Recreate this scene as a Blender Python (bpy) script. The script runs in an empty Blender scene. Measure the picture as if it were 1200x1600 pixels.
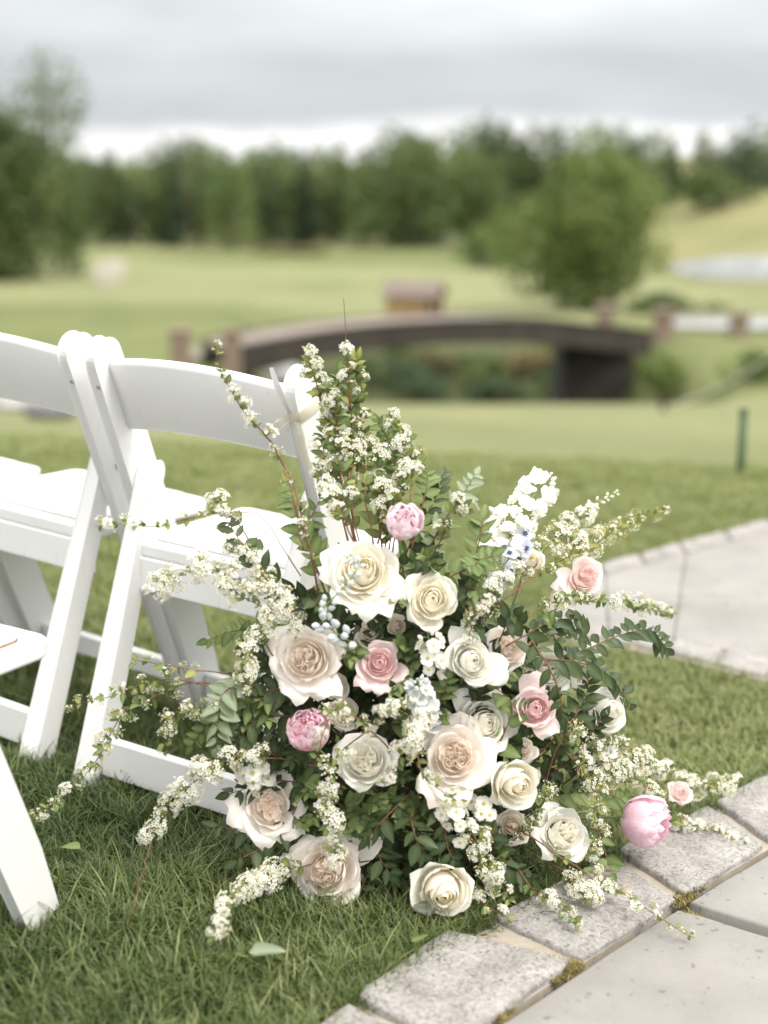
import bpy, math, random
import numpy as np
from mathutils import Matrix, Vector, Quaternion, noise as mnoise
random.seed(7); rng = np.random.default_rng(7)
SC = bpy.context.scene; COL = SC.collection
rad = math.radians

# ------------------------------------------------------------------ camera
FPX, PITCH, CAMH, TILT = 2388.0, 0.2321, 1.1405, 0.0601   # focal length in px of the 1200x1600 photo
CAM = Vector((0, 0, CAMH))
FWD = Vector((0, math.cos(PITCH), -math.sin(PITCH)))
UPV = Vector((0, math.sin(PITCH), math.cos(PITCH)))
RGT = Vector((1, 0, 0))
cam = bpy.data.cameras.new('camera'); camo = bpy.data.objects.new('camera', cam); COL.objects.link(camo)
camo.location = CAM; camo.rotation_euler = (math.pi/2 - PITCH, 0, 0)
cam.sensor_fit = 'VERTICAL'; cam.sensor_height = 32; cam.sensor_width = 24; cam.lens = 32*FPX/1600
cam.clip_start = 0.05; cam.clip_end = 4000
cam.dof.use_dof = True; cam.dof.focus_distance = 2.47; cam.dof.aperture_fstop = 1.62
SC.camera = camo

# ------------------------------------------------------------------ world, sun, exposure
SUN_EL, SUN_AZ = rad(55), rad(130)     # azimuth from +Y clockwise: high on the right, a little behind the camera
w = bpy.data.worlds.new('World'); SC.world = w; w.use_nodes = True
nt = w.node_tree; nt.nodes.clear(); N = nt.nodes.new; L = nt.links.new
out = N('ShaderNodeOutputWorld'); bg = N('ShaderNodeBackground'); L(bg.outputs[0], out.inputs[0])
sky = N('ShaderNodeTexSky'); sky.sky_type = 'NISHITA'; sky.sun_disc = False
sky.sun_elevation = SUN_EL; sky.sun_rotation = SUN_AZ; sky.altitude = 100; sky.dust_density = 3
tc = N('ShaderNodeTexCoord'); sep = N('ShaderNodeSeparateXYZ'); L(tc.outputs['Generated'], sep.inputs[0])
mp = N('ShaderNodeMapping'); mp.inputs['Scale'].default_value = (3.0, 3.0, 16.0); L(tc.outputs['Generated'], mp.inputs[0])
ns = N('ShaderNodeTexNoise'); ns.inputs['Scale'].default_value = 1.3; ns.inputs['Detail'].default_value = 6; ns.inputs['Roughness'].default_value = .55
L(mp.outputs[0], ns.inputs['Vector'])
ad = N('ShaderNodeMath'); ad.operation = 'MULTIPLY_ADD'; ad.inputs[1].default_value = 0.056; ad.inputs[2].default_value = -0.026
L(ns.outputs['Fac'], ad.inputs[0])
zz = N('ShaderNodeMath'); zz.operation = 'ADD'; L(sep.outputs['Z'], zz.inputs[0]); L(ad.outputs[0], zz.inputs[1])
cr = N('ShaderNodeValToRGB'); e = cr.color_ramp.elements
e[0].position = 0.0; e[0].color = (9.0, 8.9, 8.8, 1)
e[1].position = 1.0; e[1].color = (19.4, 19, 18.6, 1)
for p, c in ((0.011, (9.0, 8.9, 8.8, 1)), (0.021, (4.9, 5.14, 5.3, 1)), (0.06, (4.85, 5.1, 5.26, 1)), (0.088, (6.2, 6.42, 6.5, 1)), (0.3, (12.3, 12.1, 11.9, 1))):
    q = e.new(p); q.color = c
L(zz.outputs[0], cr.inputs[0])
mx = N('ShaderNodeMix'); mx.data_type = 'RGBA'; mx.inputs[0].default_value = 0.93
mp2 = N('ShaderNodeMapping'); mp2.inputs['Scale'].default_value = (2.2, 2.2, 9.0); L(tc.outputs['Generated'], mp2.inputs[0])
ns2 = N('ShaderNodeTexNoise'); ns2.inputs['Scale'].default_value = 2.0; ns2.inputs['Detail'].default_value = 5; ns2.inputs['Roughness'].default_value = .5; L(mp2.outputs[0], ns2.inputs['Vector'])
cl = N('ShaderNodeMapRange'); cl.inputs[1].default_value = .3; cl.inputs[2].default_value = .7; cl.inputs[3].default_value = .84; cl.inputs[4].default_value = 1.14; L(ns2.outputs['Fac'], cl.inputs[0])
cm = N('ShaderNodeVectorMath'); cm.operation = 'SCALE'; L(cr.outputs[0], cm.inputs[0]); L(cl.outputs[0], cm.inputs['Scale'])
L(sky.outputs[0], mx.inputs[6]); L(cm.outputs[0], mx.inputs[7]); L(mx.outputs[2], bg.inputs[0])
bg.inputs[1].default_value = 0.1
sun = bpy.data.lights.new('sun', 'SUN'); suno = bpy.data.objects.new('sun', sun); COL.objects.link(suno)
sun.energy = 2.0; sun.angle = rad(20); sun.color = (1, .945, .87)
sd = Vector((math.sin(SUN_AZ)*math.cos(SUN_EL), math.cos(SUN_AZ)*math.cos(SUN_EL), math.sin(SUN_EL)))
suno.rotation_euler = sd.to_track_quat('Z', 'Y').to_euler()
SC.view_settings.view_transform = 'Standard'; SC.view_settings.look = 'None'
SC.view_settings.gamma = 1; SC.view_settings.exposure = 0.58
SC.view_settings.use_curve_mapping = False
SC.render.engine = 'CYCLES'; SC.cycles.max_bounces = 12; SC.cycles.diffuse_bounces = 8; SC.cycles.glossy_bounces = 2
SC.cycles.transmission_bounces = 8; SC.cycles.transparent_max_bounces = 6
SC.cycles.use_denoising = True
SC.cycles.sample_clamp_indirect = 6

# ------------------------------------------------------------------ picking points
def at(u, v, d):                       # a point seen at photo pixel (u, v), d metres down the optical axis
    return CAM + (FWD + RGT*((u-600)/FPX) - UPV*((v-800)/FPX))*d
NEAR = Matrix.Translation(CAM) @ Matrix.Rotation(TILT, 4, FWD) @ Matrix.Translation(-CAM)   # the lawn by the path tips gently to the right
NN = (NEAR.to_3x3() @ Vector((0, 0, 1))).normalized(); NP = NEAR @ Vector((0, 0, 0))
def hit(u, v):                         # where that pixel meets the near lawn
    r = FWD + RGT*((u-600)/FPX) - UPV*((v-800)/FPX)
    t = (NP-CAM).dot(NN)/r.dot(NN)
    return CAM + r*t
def nearz(x, y): return NP.z - (NN.x*(x-NP.x) + NN.y*(y-NP.y))/NN.z
def sstep(a, b, x):
    t = min(1, max(0, (x-a)/(b-a))); return t*t*(3-2*t)
PROF = [(5, 0), (9, -.62), (14, -1.38), (20, -2.22), (24, -2.75), (25.2, -3.3), (26.5, -4.9), (31, -5.2), (36, -5.1), (42, -4.8), (60, -5.5), (100, -7.9), (200, -11), (260, -11), (1600, -11)]
def prof(y):
    if y <= PROF[0][0]: return 0
    for (a, za), (b, zb) in zip(PROF, PROF[1:]):
        if y <= b: return za + (zb-za)*(y-a)/(b-a)
    return PROF[-1][1]
def ground(x, y):
    s = sstep(4.6, 9, y)
    z = nearz(x, min(y, 9))*(1-s) + s*prof(y)
    if y < 30: z += -.018*max(-6, min(6, x))*sstep(6, 12, y)*(1-sstep(18, 24, y))
    if y > 90:                          # the hillside on the right
        z += 12.5*sstep(100, 235, y)*sstep(22, 62, x)
        z += .5*math.sin(x*.05+y*.03)*sstep(90, 130, y)
    return z
def gpix(u, v, d):                      # terrain point under pixel column u at distance d (v ignored)
    x = (u-600)/FPX*d/math.cos(0); return Vector((x, d, ground(x, d)))
def onterrain(u, v):                    # march the pixel ray to the terrain
    r = FWD + RGT*((u-600)/FPX) - UPV*((v-800)/FPX); t = 2.0
    while t < 900:
        p = CAM + r*t
        if p.z <= ground(p.x, p.y): break
        t *= 1.004
    return p

# ------------------------------------------------------------------ object helpers
def link(o, parent=None):
    COL.objects.link(o)
    if parent is not None: o.parent = parent
    return o
def mesh(name, V, F, mats, smooth=True, mi=None, attr=None):
    me = bpy.data.meshes.new(name); me.from_pydata([tuple(map(float, p)) for p in V], [], F)
    for m in (mats if isinstance(mats, (list, tuple)) else [mats]): me.materials.append(m)
    if smooth: me.polygons.foreach_set('use_smooth', [True]*len(me.polygons))
    if mi is not None: me.polygons.foreach_set('material_index', mi)
    if attr:
        for k, a in attr.items():
            at_ = me.attributes.new(k, 'FLOAT', 'POINT'); at_.data.foreach_set('value', np.asarray(a, dtype=np.float32))
    me.update(); return me
def obj(name, me, parent=None, mat=None):
    o = bpy.data.objects.new(name, me)
    if mat is not None: o.matrix_basis = mat
    return link(o, parent)
def tag(o, label=None, cat=None, group=None, kind=None):
    if label: o['label'] = label
    if cat: o['category'] = cat
    if group: o['group'] = group
    if kind: o['kind'] = kind
    return o
def thing(name, label, cat, mat=None, group=None):
    o = bpy.data.objects.new(name, None); o.empty_display_size = .02
    if mat is not None: o.matrix_basis = mat
    link(o); return tag(o, label, cat, group)
def frame(z, origin=(0, 0, 0), hint=None, roll=0.0, scale=1.0):    # matrix whose Z axis is z
    z = Vector(z).normalized(); h = Vector(hint) if hint is not None else Vector((0, 0, 1))
    if abs(z.dot(h.normalized())) > .98: h = Vector((1, 0, 0))
    x = h.cross(z).normalized(); y = z.cross(x)
    m = Matrix((x, y, z)).transposed().to_4x4()
    return Matrix.Translation(Vector(origin)) @ m @ Matrix.Rotation(roll, 4, 'Z') @ Matrix.Scale(scale, 4)
def rigid(m):
    return m
def catmull(P, n):
    P = [Vector(p) for p in P]
    if len(P) == 2: return [P[0].lerp(P[1], i/n) for i in range(n+1)]
    Q = [P[0]*2-P[1]] + P + [P[-1]*2-P[-2]]; R = []
    m = len(P)-1
    for i in range(n+1):
        t = i/n*m; k = min(int(t), m-1); t -= k
        a, b, c, d = Q[k:k+4]
        R.append(.5*((2*b)+(c-a)*t+(2*a-5*b+4*c-d)*t*t+(3*b-a-3*c+d)*t**3))
    return R
def tube(P, r0, r1, sides=5, cap=True):
    V, F = [], []; n = len(P)
    for i, p in enumerate(P):
        t = (P[min(i+1, n-1)]-P[max(i-1, 0)]).normalized()
        a = t.cross(Vector((.31, .2, .93))).normalized(); b = t.cross(a); r = r0+(r1-r0)*i/(n-1)
        for k in range(sides):
            w_ = 2*math.pi*k/sides; V.append(p+(a*math.cos(w_)+b*math.sin(w_))*r)
    for i in range(n-1):
        for k in range(sides):
            F.append((i*sides+k, i*sides+(k+1) % sides, (i+1)*sides+(k+1) % sides, (i+1)*sides+k))
    if cap: F.append(tuple(range(sides))[::-1]); F.append(tuple(range((n-1)*sides, n*sides)))
    return V, F
class MB:
    def __init__(s): s.V = []; s.F = []; s.M = []
    def add(s, V, F, m=0):
        b = len(s.V); s.V += [tuple(v) for v in V]; s.F += [tuple(i+b for i in f) for f in F]; s.M += [m]*len(F); return s
    def box(s, lo, hi, m=0, mat=None):
        V = [Vector((x, y, z)) for z in (lo[2], hi[2]) for y in (lo[1], hi[1]) for x in (lo[0], hi[0])]
        if mat is not None: V = [mat @ v for v in V]
        return s.add(V, [(0, 2, 3, 1), (4, 5, 7, 6), (0, 1, 5, 4), (1, 3, 7, 5), (3, 2, 6, 7), (2, 0, 4, 6)], m)
    def mesh(s, name, mats, smooth=False): return mesh(name, s.V, s.F, mats, smooth, s.M)
def bevel(o, wd, seg=2):
    b = o.modifiers.new('bevel', 'BEVEL'); b.width = wd; b.segments = seg; b.limit_method = 'ANGLE'; b.angle_limit = rad(35)
    b.harden_normals = False; return o

# ------------------------------------------------------------------ materials
def newmat(name):
    m = bpy.data.materials.new(name); m.use_nodes = True; t = m.node_tree; t.nodes.clear()
    o = t.nodes.new('ShaderNodeOutputMaterial'); return m, t, o
def ramp(t, stops, fac):
    r = t.nodes.new('ShaderNodeValToRGB'); e = r.color_ramp.elements
    e[0].position = stops[0][0]; e[0].color = (*stops[0][1], 1); e[1].position = stops[-1][0]; e[1].color = (*stops[-1][1], 1)
    for p, c in stops[1:-1]: q = e.new(p); q.color = (*c, 1)
    t.links.new(fac, r.inputs[0]); return r.outputs[0]
def noisefac(t, scale, detail=4, rough=.55, coord='Object', vec=None, dist=0):
    n = t.nodes.new('ShaderNodeTexNoise'); n.inputs['Scale'].default_value = scale; n.inputs['Detail'].default_value = detail
    n.inputs['Roughness'].default_value = rough; n.inputs['Distortion'].default_value = dist
    if vec is None:
        c = t.nodes.new('ShaderNodeTexCoord'); vec = c.outputs[coord]
    t.links.new(vec, n.inputs['Vector']); return n.outputs['Fac']
def attrfac(t, name):
    a = t.nodes.new('ShaderNodeAttribute'); a.attribute_name = name; return a.outputs['Fac']
def mixc(t, a, b, fac, mode='MIX'):
    m = t.nodes.new('ShaderNodeMix'); m.data_type = 'RGBA'; m.blend_type = mode
    for s, v in ((0, fac), (6, a), (7, b)):
        if isinstance(v, (int, float)): m.inputs[s].default_value = v
        elif isinstance(v, tuple): m.inputs[s].default_value = (*v, 1)
        else: t.links.new(v, m.inputs[s])
    return m.outputs[2]
def mathn(t, op, a, b=None, c=None, clamp=False):
    m = t.nodes.new('ShaderNodeMath'); m.operation = op; m.use_clamp = clamp
    for i, v in enumerate((a, b, c)):
        if v is None: continue
        if isinstance(v, (int, float)): m.inputs[i].default_value = v
        else: t.links.new(v, m.inputs[i])
    return m.outputs[0]
def bump(t, h, strength, dist=.01):
    b = t.nodes.new('ShaderNodeBump'); b.inputs['Strength'].default_value = strength; b.inputs['Distance'].default_value = dist
    t.links.new(h, b.inputs['Height']); return b.outputs[0]
def principled(t, o, col, rough=.5, spec=.5, nrm=None, transl=0, tcol=None):
    p = t.nodes.new('ShaderNodeBsdfPrincipled')
    if isinstance(col, tuple): p.inputs['Base Color'].default_value = (*col, 1)
    else: t.links.new(col, p.inputs['Base Color'])
    if isinstance(rough, (int, float)): p.inputs['Roughness'].default_value = rough
    else: t.links.new(rough, p.inputs['Roughness'])
    p.inputs['Specular IOR Level'].default_value = spec
    if nrm is not None: t.links.new(nrm, p.inputs['Normal'])
    s = p.outputs[0]
    if transl:
        tr = t.nodes.new('ShaderNodeBsdfTranslucent'); c = tcol if tcol is not None else col
        if isinstance(c, tuple): tr.inputs[0].default_value = (*c, 1)
        else: t.links.new(c, tr.inputs[0])
        m = t.nodes.new('ShaderNodeMixShader'); m.inputs[0].default_value = transl
        t.links.new(s, m.inputs[1]); t.links.new(tr.outputs[0], m.inputs[2]); s = m.outputs[0]
    t.links.new(s, o.inputs[0]); return p
def objrand(t):
    i = t.nodes.new('ShaderNodeObjectInfo'); return i.outputs['Random']

def m_simple(name, col, col2=None, scale=20, rough=.5, spec=.4, bmp=0, bscale=80, transl=0, rand=0):
    m, t, o = newmat(name)
    c = col if col2 is None else ramp(t, [(.32, col), (.68, col2)], noisefac(t, scale))
    if rand:
        r = objrand(t); v = mathn(t, 'MULTIPLY_ADD', r, rand, 1-rand/2)
        c = mixc(t, c, v, 1.0, 'MULTIPLY')
    n = bump(t, noisefac(t, bscale), bmp, .002) if bmp else None
    principled(t, o, c, rough, spec, n, transl); return m
def m_petal(name, heart, body, edge, vein=None, transl=.36):
    m, t, o = newmat(name)
    c = ramp(t, [(0, heart), (.38, body), (1, edge)], attrfac(t, 'tint'))
    cv = t.nodes.new('ShaderNodeCombineXYZ'); t.links.new(mathn(t, 'MULTIPLY', attrfac(t, 'side'), 7.0), cv.inputs[0]); t.links.new(mathn(t, 'MULTIPLY', attrfac(t, 'along'), 1.3), cv.inputs[1]); t.links.new(mathn(t, 'MULTIPLY', objrand(t), 40.0), cv.inputs[2])
    vn = noisefac(t, 1.6, 4, .6, vec=cv.outputs[0])
    c = mixc(t, c, ramp(t, [(.3, (.93, .915, .88)), (.6, (1, 1, 1))], vn), .8, 'MULTIPLY')
    br = ramp(t, [(.66, (1, 1, 1)), (.76, (.86, .76, .60))], noisefac(t, 42, 4, .7)); c = mixc(t, c, br, mathn(t, 'MULTIPLY', mathn(t, 'POWER', attrfac(t, 'along'), 4.0), .55), 'MULTIPLY')
    if vein:
        st = mathn(t, 'POWER', noisefac(t, 55, 4, .6, dist=1.2), 3.0)
        st = ramp(t, [(.15, (0, 0, 0)), (.27, (1, 1, 1))], st)
        c = mixc(t, c, vein, mathn(t, 'MULTIPLY', st, .8))
    n = bump(t, mathn(t, 'ADD', vn, mathn(t, 'MULTIPLY', noisefac(t, 160, 3), .3)), .35, .0012)
    principled(t, o, c, .8, .12, n, transl); return m
def m_leaf(name, a, b, back=None, rough=.55, spec=.22, transl=.25, rand=.5):
    m, t, o = newmat(name)
    c = ramp(t, [(0, a), (1, b)], objrand(t))
    c = mixc(t, c, (.9, 1, .7), mathn(t, 'MULTIPLY', noisefac(t, 120, 2), .3), 'MULTIPLY')
    c = mixc(t, c, tuple(min(1, x*1.7+.02) for x in b), mathn(t, 'MULTIPLY', attrfac(t, 'rib'), .5))
    if back:
        g = t.nodes.new('ShaderNodeNewGeometry'); c = mixc(t, c, back, g.outputs['Backfacing'])
    principled(t, o, c, rough, spec, bump(t, noisefac(t, 300, 2), .1, .001), transl, mixc(t, c, (1, 1.0, .45), 1.0, 'MULTIPLY')); return m

M = {}
M['cream'] = m_petal('cream_petal', (.97, .90, .66), (.975, .945, .84), (.95, .935, .86))
M['white'] = m_petal('white_petal', (.975, .945, .80), (.975, .965, .91), (.95, .945, .90))
M['blush'] = m_petal('blush_petal', (.975, .85, .755), (.975, .915, .855), (.975, .935, .895))
M['beige'] = m_petal('beige_petal', (.95, .86, .72), (.96, .91, .83), (.94, .89, .80))
M['pink'] = m_petal('pink_petal', (.89, .50, .54), (.93, .72, .73), (.94, .81, .80))
M['palepink'] = m_petal('pale_pink_petal', (.93, .70, .68), (.95, .82, .80), (.95, .87, .85))
M['peony'] = m_petal('peony_petal', (.88, .56, .65), (.92, .72, .79), (.95, .85, .89), vein=(.80, .24, .43))
M['peonylight'] = m_petal('light_peony_petal', (.92, .72, .79), (.95, .82, .87), (.96, .90, .93), vein=(.86, .42, .58))
M['peonypink'] = m_petal('bright_peony_petal', (.91, .60, .72), (.945, .71, .80), (.96, .82, .88), vein=(.86, .45, .62))
M['spireawhite'] = m_simple('spirea_white', (.93, .925, .87), rough=.6, spec=.2, transl=.4)
M['spireacream'] = m_simple('spirea_cream', (.90, .87, .74), rough=.6, spec=.2, transl=.4)
M['heart'] = m_simple('floret_heart', (.62, .55, .20), (.45, .38, .10), 300)
M['spent'] = m_simple('spent_floret', (.55, .36, .13), (.66, .52, .26), 200, rough=.8, transl=.15)
M['greenbud'] = m_simple('green_bud', (.42, .44, .17), (.60, .58, .34), 250, rough=.6)
M['pedicel'] = m_simple('pedicel', (.30, .36, .12), (.42, .40, .15), 60)
M['twig'] = m_simple('twig', (.13, .06, .035), (.24, .12, .065), 120, rough=.7, bmp=.4, bscale=400)
M['greenstem'] = m_simple('green_stem', (.14, .22, .07), (.22, .30, .12), 60, rough=.5)
M['leafmid'] = m_leaf('spirea_leaf', (.075, .115, .036), (.155, .20, .075), (.20, .25, .13), transl=.2)
M['leafyellow'] = m_leaf('young_leaf', (.17, .20, .055), (.28, .29, .095), (.28, .31, .14))
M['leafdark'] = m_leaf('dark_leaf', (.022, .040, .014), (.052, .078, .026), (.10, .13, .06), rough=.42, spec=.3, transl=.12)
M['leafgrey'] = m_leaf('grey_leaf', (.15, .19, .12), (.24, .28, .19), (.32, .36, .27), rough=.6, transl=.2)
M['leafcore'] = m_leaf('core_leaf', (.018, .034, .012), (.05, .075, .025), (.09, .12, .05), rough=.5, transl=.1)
M['blue'] = m_petal('blue_petal', (.74, .76, .84), (.53, .59, .74), (.70, .74, .84))
M['bluebud'] = m_petal('blue_bud', (.66, .72, .58), (.72, .76, .79), (.84, .86, .86), transl=.35)
M['darkheart'] = m_simple('dark_heart', (.09, .085, .13))
M['ribbon'] = m_simple('ribbon_silk', (.82, .77, .64), (.86, .82, .71), 40, rough=.35, spec=.5, transl=.3)

def m_chair():
    m, t, o = newmat('white_resin')
    d = noisefac(t, 9, 5, .6); c = ramp(t, [(.3, (.765, .765, .76)), (.7, (.80, .80, .795))], d)
    sp = ramp(t, [(.70, (1, 1, 1)), (.78, (.82, .80, .76))], noisefac(t, 45, 4, .65)); c = mixc(t, c, sp, .6, 'MULTIPLY')
    cc = t.nodes.new('ShaderNodeTexCoord'); mp_ = t.nodes.new('ShaderNodeMapping'); mp_.inputs['Scale'].default_value = (90, 90, 7); mp_.inputs['Rotation'].default_value = (.4, .3, 0); t.links.new(cc.outputs['Object'], mp_.inputs[0])
    sc_ = ramp(t, [(.68, (1, 1, 1)), (.74, (.70, .68, .62))], noisefac(t, 1.0, 3, .5, vec=mp_.outputs[0])); c = mixc(t, c, sc_, mathn(t, 'MULTIPLY', noisefac(t, 5, 2), .7), 'MULTIPLY')
    principled(t, o, c, mathn(t, 'MULTIPLY_ADD', noisefac(t, 60), .25, .33), .5, bump(t, noisefac(t, 220, 3), .06, .001)); return m
M['chair'] = m_chair()
M['pad'] = m_simple('white_vinyl_pad', (.76, .76, .75), (.79, .79, .785), 12, rough=.5, spec=.35, bmp=.08, bscale=300)
M['rust'] = m_simple('rusty_rim', (.20, .13, .075), (.32, .23, .14), 300, rough=.8)
M['hole'] = m_simple('dark_bolt', (.018, .014, .011), rough=.6)

def m_granite():
    m, t, o = newmat('granite')
    c = t.nodes.new('ShaderNodeTexCoord')
    v = t.nodes.new('ShaderNodeTexVoronoi'); v.inputs['Scale'].default_value = 230; t.links.new(c.outputs['Object'], v.inputs['Vector'])
    g = ramp(t, [(0, (.14, .14, .14)), (.25, (.285, .28, .27)), (.6, (.365, .355, .34)), (1, (.455, .44, .42))], v.outputs['Color'])
    b = ramp(t, [(.28, (.62, .60, .58)), (.7, (1, .985, .96))], noisefac(t, 14, 5)); g = mixc(t, g, b, 1, 'MULTIPLY')
    dk = ramp(t, [(.60, (1, 1, 1)), (.70, (.42, .41, .40))], noisefac(t, 120, 4, .7)); g = mixc(t, g, dk, .7, 'MULTIPLY')
    h = mathn(t, 'ADD', noisefac(t, 60, 6, .65), mathn(t, 'MULTIPLY', noisefac(t, 350, 2), .5))
    st_ = ramp(t, [(.5, (1, 1, 1)), (.75, (.88, .86, .83))], noisefac(t, 6, 6, .7)); g = mixc(t, g, st_, 1, 'MULTIPLY')
    principled(t, o, g, .8, .3, bump(t, h, .45, .003)); return m
def m_bluestone():
    m, t, o = newmat('bluestone')
    g = ramp(t, [(.25, (.235, .23, .215)), (.5, (.28, .272, .255)), (.75, (.325, .312, .285))], noisefac(t, 5, 6, .6))
    s = ramp(t, [(.66, (1, 1, 1)), (.72, (.55, .54, .53))], noisefac(t, 55, 2, .5)); g = mixc(t, g, s, .8, 'MULTIPLY')
    s2 = ramp(t, [(.3, (.90, .90, .90)), (.7, (1, 1, 1))], noisefac(t, 260, 3)); g = mixc(t, g, s2, 1, 'MULTIPLY')
    s3 = ramp(t, [(.45, (1, 1, 1)), (.75, (.80, .77, .72))], noisefac(t, 2.6, 8, .68)); g = mixc(t, g, s3, 1, 'MULTIPLY')
    principled(t, o, g, .75, .3, bump(t, mathn(t, 'ADD', noisefac(t, 12, 5), mathn(t, 'MULTIPLY', noisefac(t, 200, 3), .25)), .18, .004)); return m
M['granite'] = m_granite(); M['bluestone'] = m_bluestone()
M['mortar'] = m_simple('mortar', (.30, .265, .21), (.40, .36, .30), 30, rough=.95, bmp=.5, bscale=200)
M['bed'] = m_simple('joint_soil', (.10, .085, .05), (.17, .15, .08), 60, rough=.95, bmp=.6, bscale=150)

def m_lawn():
    m, t, o = newmat('lawn')
    f = attrfac(t, 'mow_shade')               # 0 dark soil, then rough grass, 1 close-mown; also paints shade under the bridge
    c = t.nodes.new('ShaderNodeTexCoord')
    n1 = noisefac(t, .35, 6, .6, vec=c.outputs['Object']); n2 = noisefac(t, 5, 5, .65, vec=c.outputs['Object']); n3 = noisefac(t, 60, 4, .7, vec=c.outputs['Object'])
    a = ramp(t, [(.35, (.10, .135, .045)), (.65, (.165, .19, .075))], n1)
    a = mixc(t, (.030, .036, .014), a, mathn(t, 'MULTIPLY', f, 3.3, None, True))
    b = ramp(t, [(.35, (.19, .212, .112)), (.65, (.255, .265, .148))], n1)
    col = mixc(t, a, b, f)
    col = mixc(t, col, ramp(t, [(.3, (.75, .8, .7)), (.7, (1.15, 1.1, 1.0))], n2), .8, 'MULTIPLY')
    col = mixc(t, col, ramp(t, [(.3, (.6, .6, .5)), (.7, (1.2, 1.15, 1.1))], n3), .5, 'MULTIPLY')
    col = mixc(t, col, (.30, .25, .13), mathn(t, 'MULTIPLY', attrfac(t, 'dry'), .8))
    principled(t, o, col, .9, .15, bump(t, n3, .6, .03)); return m
M['lawn'] = m_lawn()
def m_blade(light=False):
    m, t, o = newmat('grass_blade')
    r = objrand(t); s = attrfac(t, 'shade'); h = attrfac(t, 'tip')
    c = ramp(t, [(0, (.024, .050, .012)), (.4, (.043, .086, .022)), (.74, (.095, .152, .042)), (.90, (.20, .26, .09)), (1, (.48, .42, .24))], s)
    v = mathn(t, 'MULTIPLY_ADD', r, .5, .75); c = mixc(t, c, v, 1, 'MULTIPLY')
    c = mixc(t, c, (.34, .39, .18), mathn(t, 'MULTIPLY', mathn(t, 'POWER', h, 2.0), .5))
    g = t.nodes.new('ShaderNodeNewGeometry'); c = mixc(t, c, ramp(t, [(.35, (.72, .78, .7)), (.65, (1.25, 1.15, 1.1))], noisefac(t, .9, 3, .6, vec=g.outputs['Position'])), 1, 'MULTIPLY')
    if light: c = mixc(t, c, (.285, .315, .14), .82)  # paler copy of the blade, open light put into its colour
    principled(t, o, c, .42, .4, None, .33, mixc(t, c, (1.1, 1.15, .55), 1, 'MULTIPLY')); return m
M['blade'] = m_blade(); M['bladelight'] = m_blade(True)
def m_crown(name, a, b, c3):
    m, t, o = newmat(name)
    c = ramp(t, [(0, a), (.6, b), (1, c3)], attrfac(t, 'shade'))
    v = mathn(t, 'MULTIPLY_ADD', objrand(t), .5, .75); c = mixc(t, c, v, 1, 'MULTIPLY')
    principled(t, o, c, .6, .2, None, .3, mixc(t, c, (1, 1.1, .5), 1, 'MULTIPLY')); return m
M['crownfar'] = m_crown('far_foliage', (.065, .10, .038), (.125, .17, .062), (.21, .245, .10))
M['crowndark'] = m_crown('dark_foliage', (.04, .07, .04), (.065, .10, .05), (.10, .13, .065))
M['crownbright'] = m_crown('bright_foliage', (.095, .14, .04), (.155, .205, .06), (.25, .295, .10))
M['crownpale'] = m_crown('pale_foliage', (.16, .18, .10), (.24, .25, .15), (.33, .32, .21))
M['shrub'] = m_crown('shrub_foliage', (.05, .085, .03), (.10, .15, .045), (.20, .23, .08))
M['shrubred'] = m_crown('reddish_shrub_foliage', (.10, .09, .045), (.16, .13, .065), (.22, .20, .09))
M['bark'] = m_simple('bark', (.10, .08, .06), (.18, .15, .11), 3, rough=.9)
M['bridgewood'] = m_simple('bridge_wood', (.030, .026, .021), (.052, .043, .033), 2, rough=.8)
M['bridgedeck'] = m_simple('bridge_deck', (.19, .16, .135), (.25, .21, .18), 1.5, rough=.85)
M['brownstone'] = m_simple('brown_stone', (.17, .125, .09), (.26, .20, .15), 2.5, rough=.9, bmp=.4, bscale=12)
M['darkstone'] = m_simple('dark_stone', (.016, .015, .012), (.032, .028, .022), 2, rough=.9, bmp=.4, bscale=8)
M['hutwall'] = m_simple('hut_boards', (.36, .235, .12), (.44, .30, .165), 2.5, rough=.8)
M['hutroof'] = m_simple('hut_shingle', (.14, .11, .095), (.20, .16, .14), 3, rough=.85)
M['hutdark'] = m_simple('hut_opening', (.06, .05, .04), (.09, .075, .055), 3, rough=.9)
M['sand'] = m_simple('bunker_sand', (.46, .41, .31), (.54, .49, .39), .4, rough=.95)
M['gravel'] = m_simple('pale_path', (.235, .22, .16), (.28, .26, .20), .5, rough=.95)
M['water'] = m_simple('pond_water', (.42, .43, .45), (.50, .51, .53), .3, rough=.12, spec=.6)
M['greenpaint'] = m_simple('green_paint', (.045, .085, .032), (.075, .12, .045), 6, rough=.6)
M['rope'] = m_simple('pale_rope', (.55, .52, .43), (.66, .63, .55), 8, rough=.9)
M['boulder'] = m_simple('boulder', (.30, .29, .29), (.44, .43, .42), 2, rough=.9, bmp=.4, bscale=10)
M['boulderdark'] = m_simple('dark_boulder', (.10, .10, .11), (.17, .17, .18), 2, rough=.9, bmp=.4, bscale=10)
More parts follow.
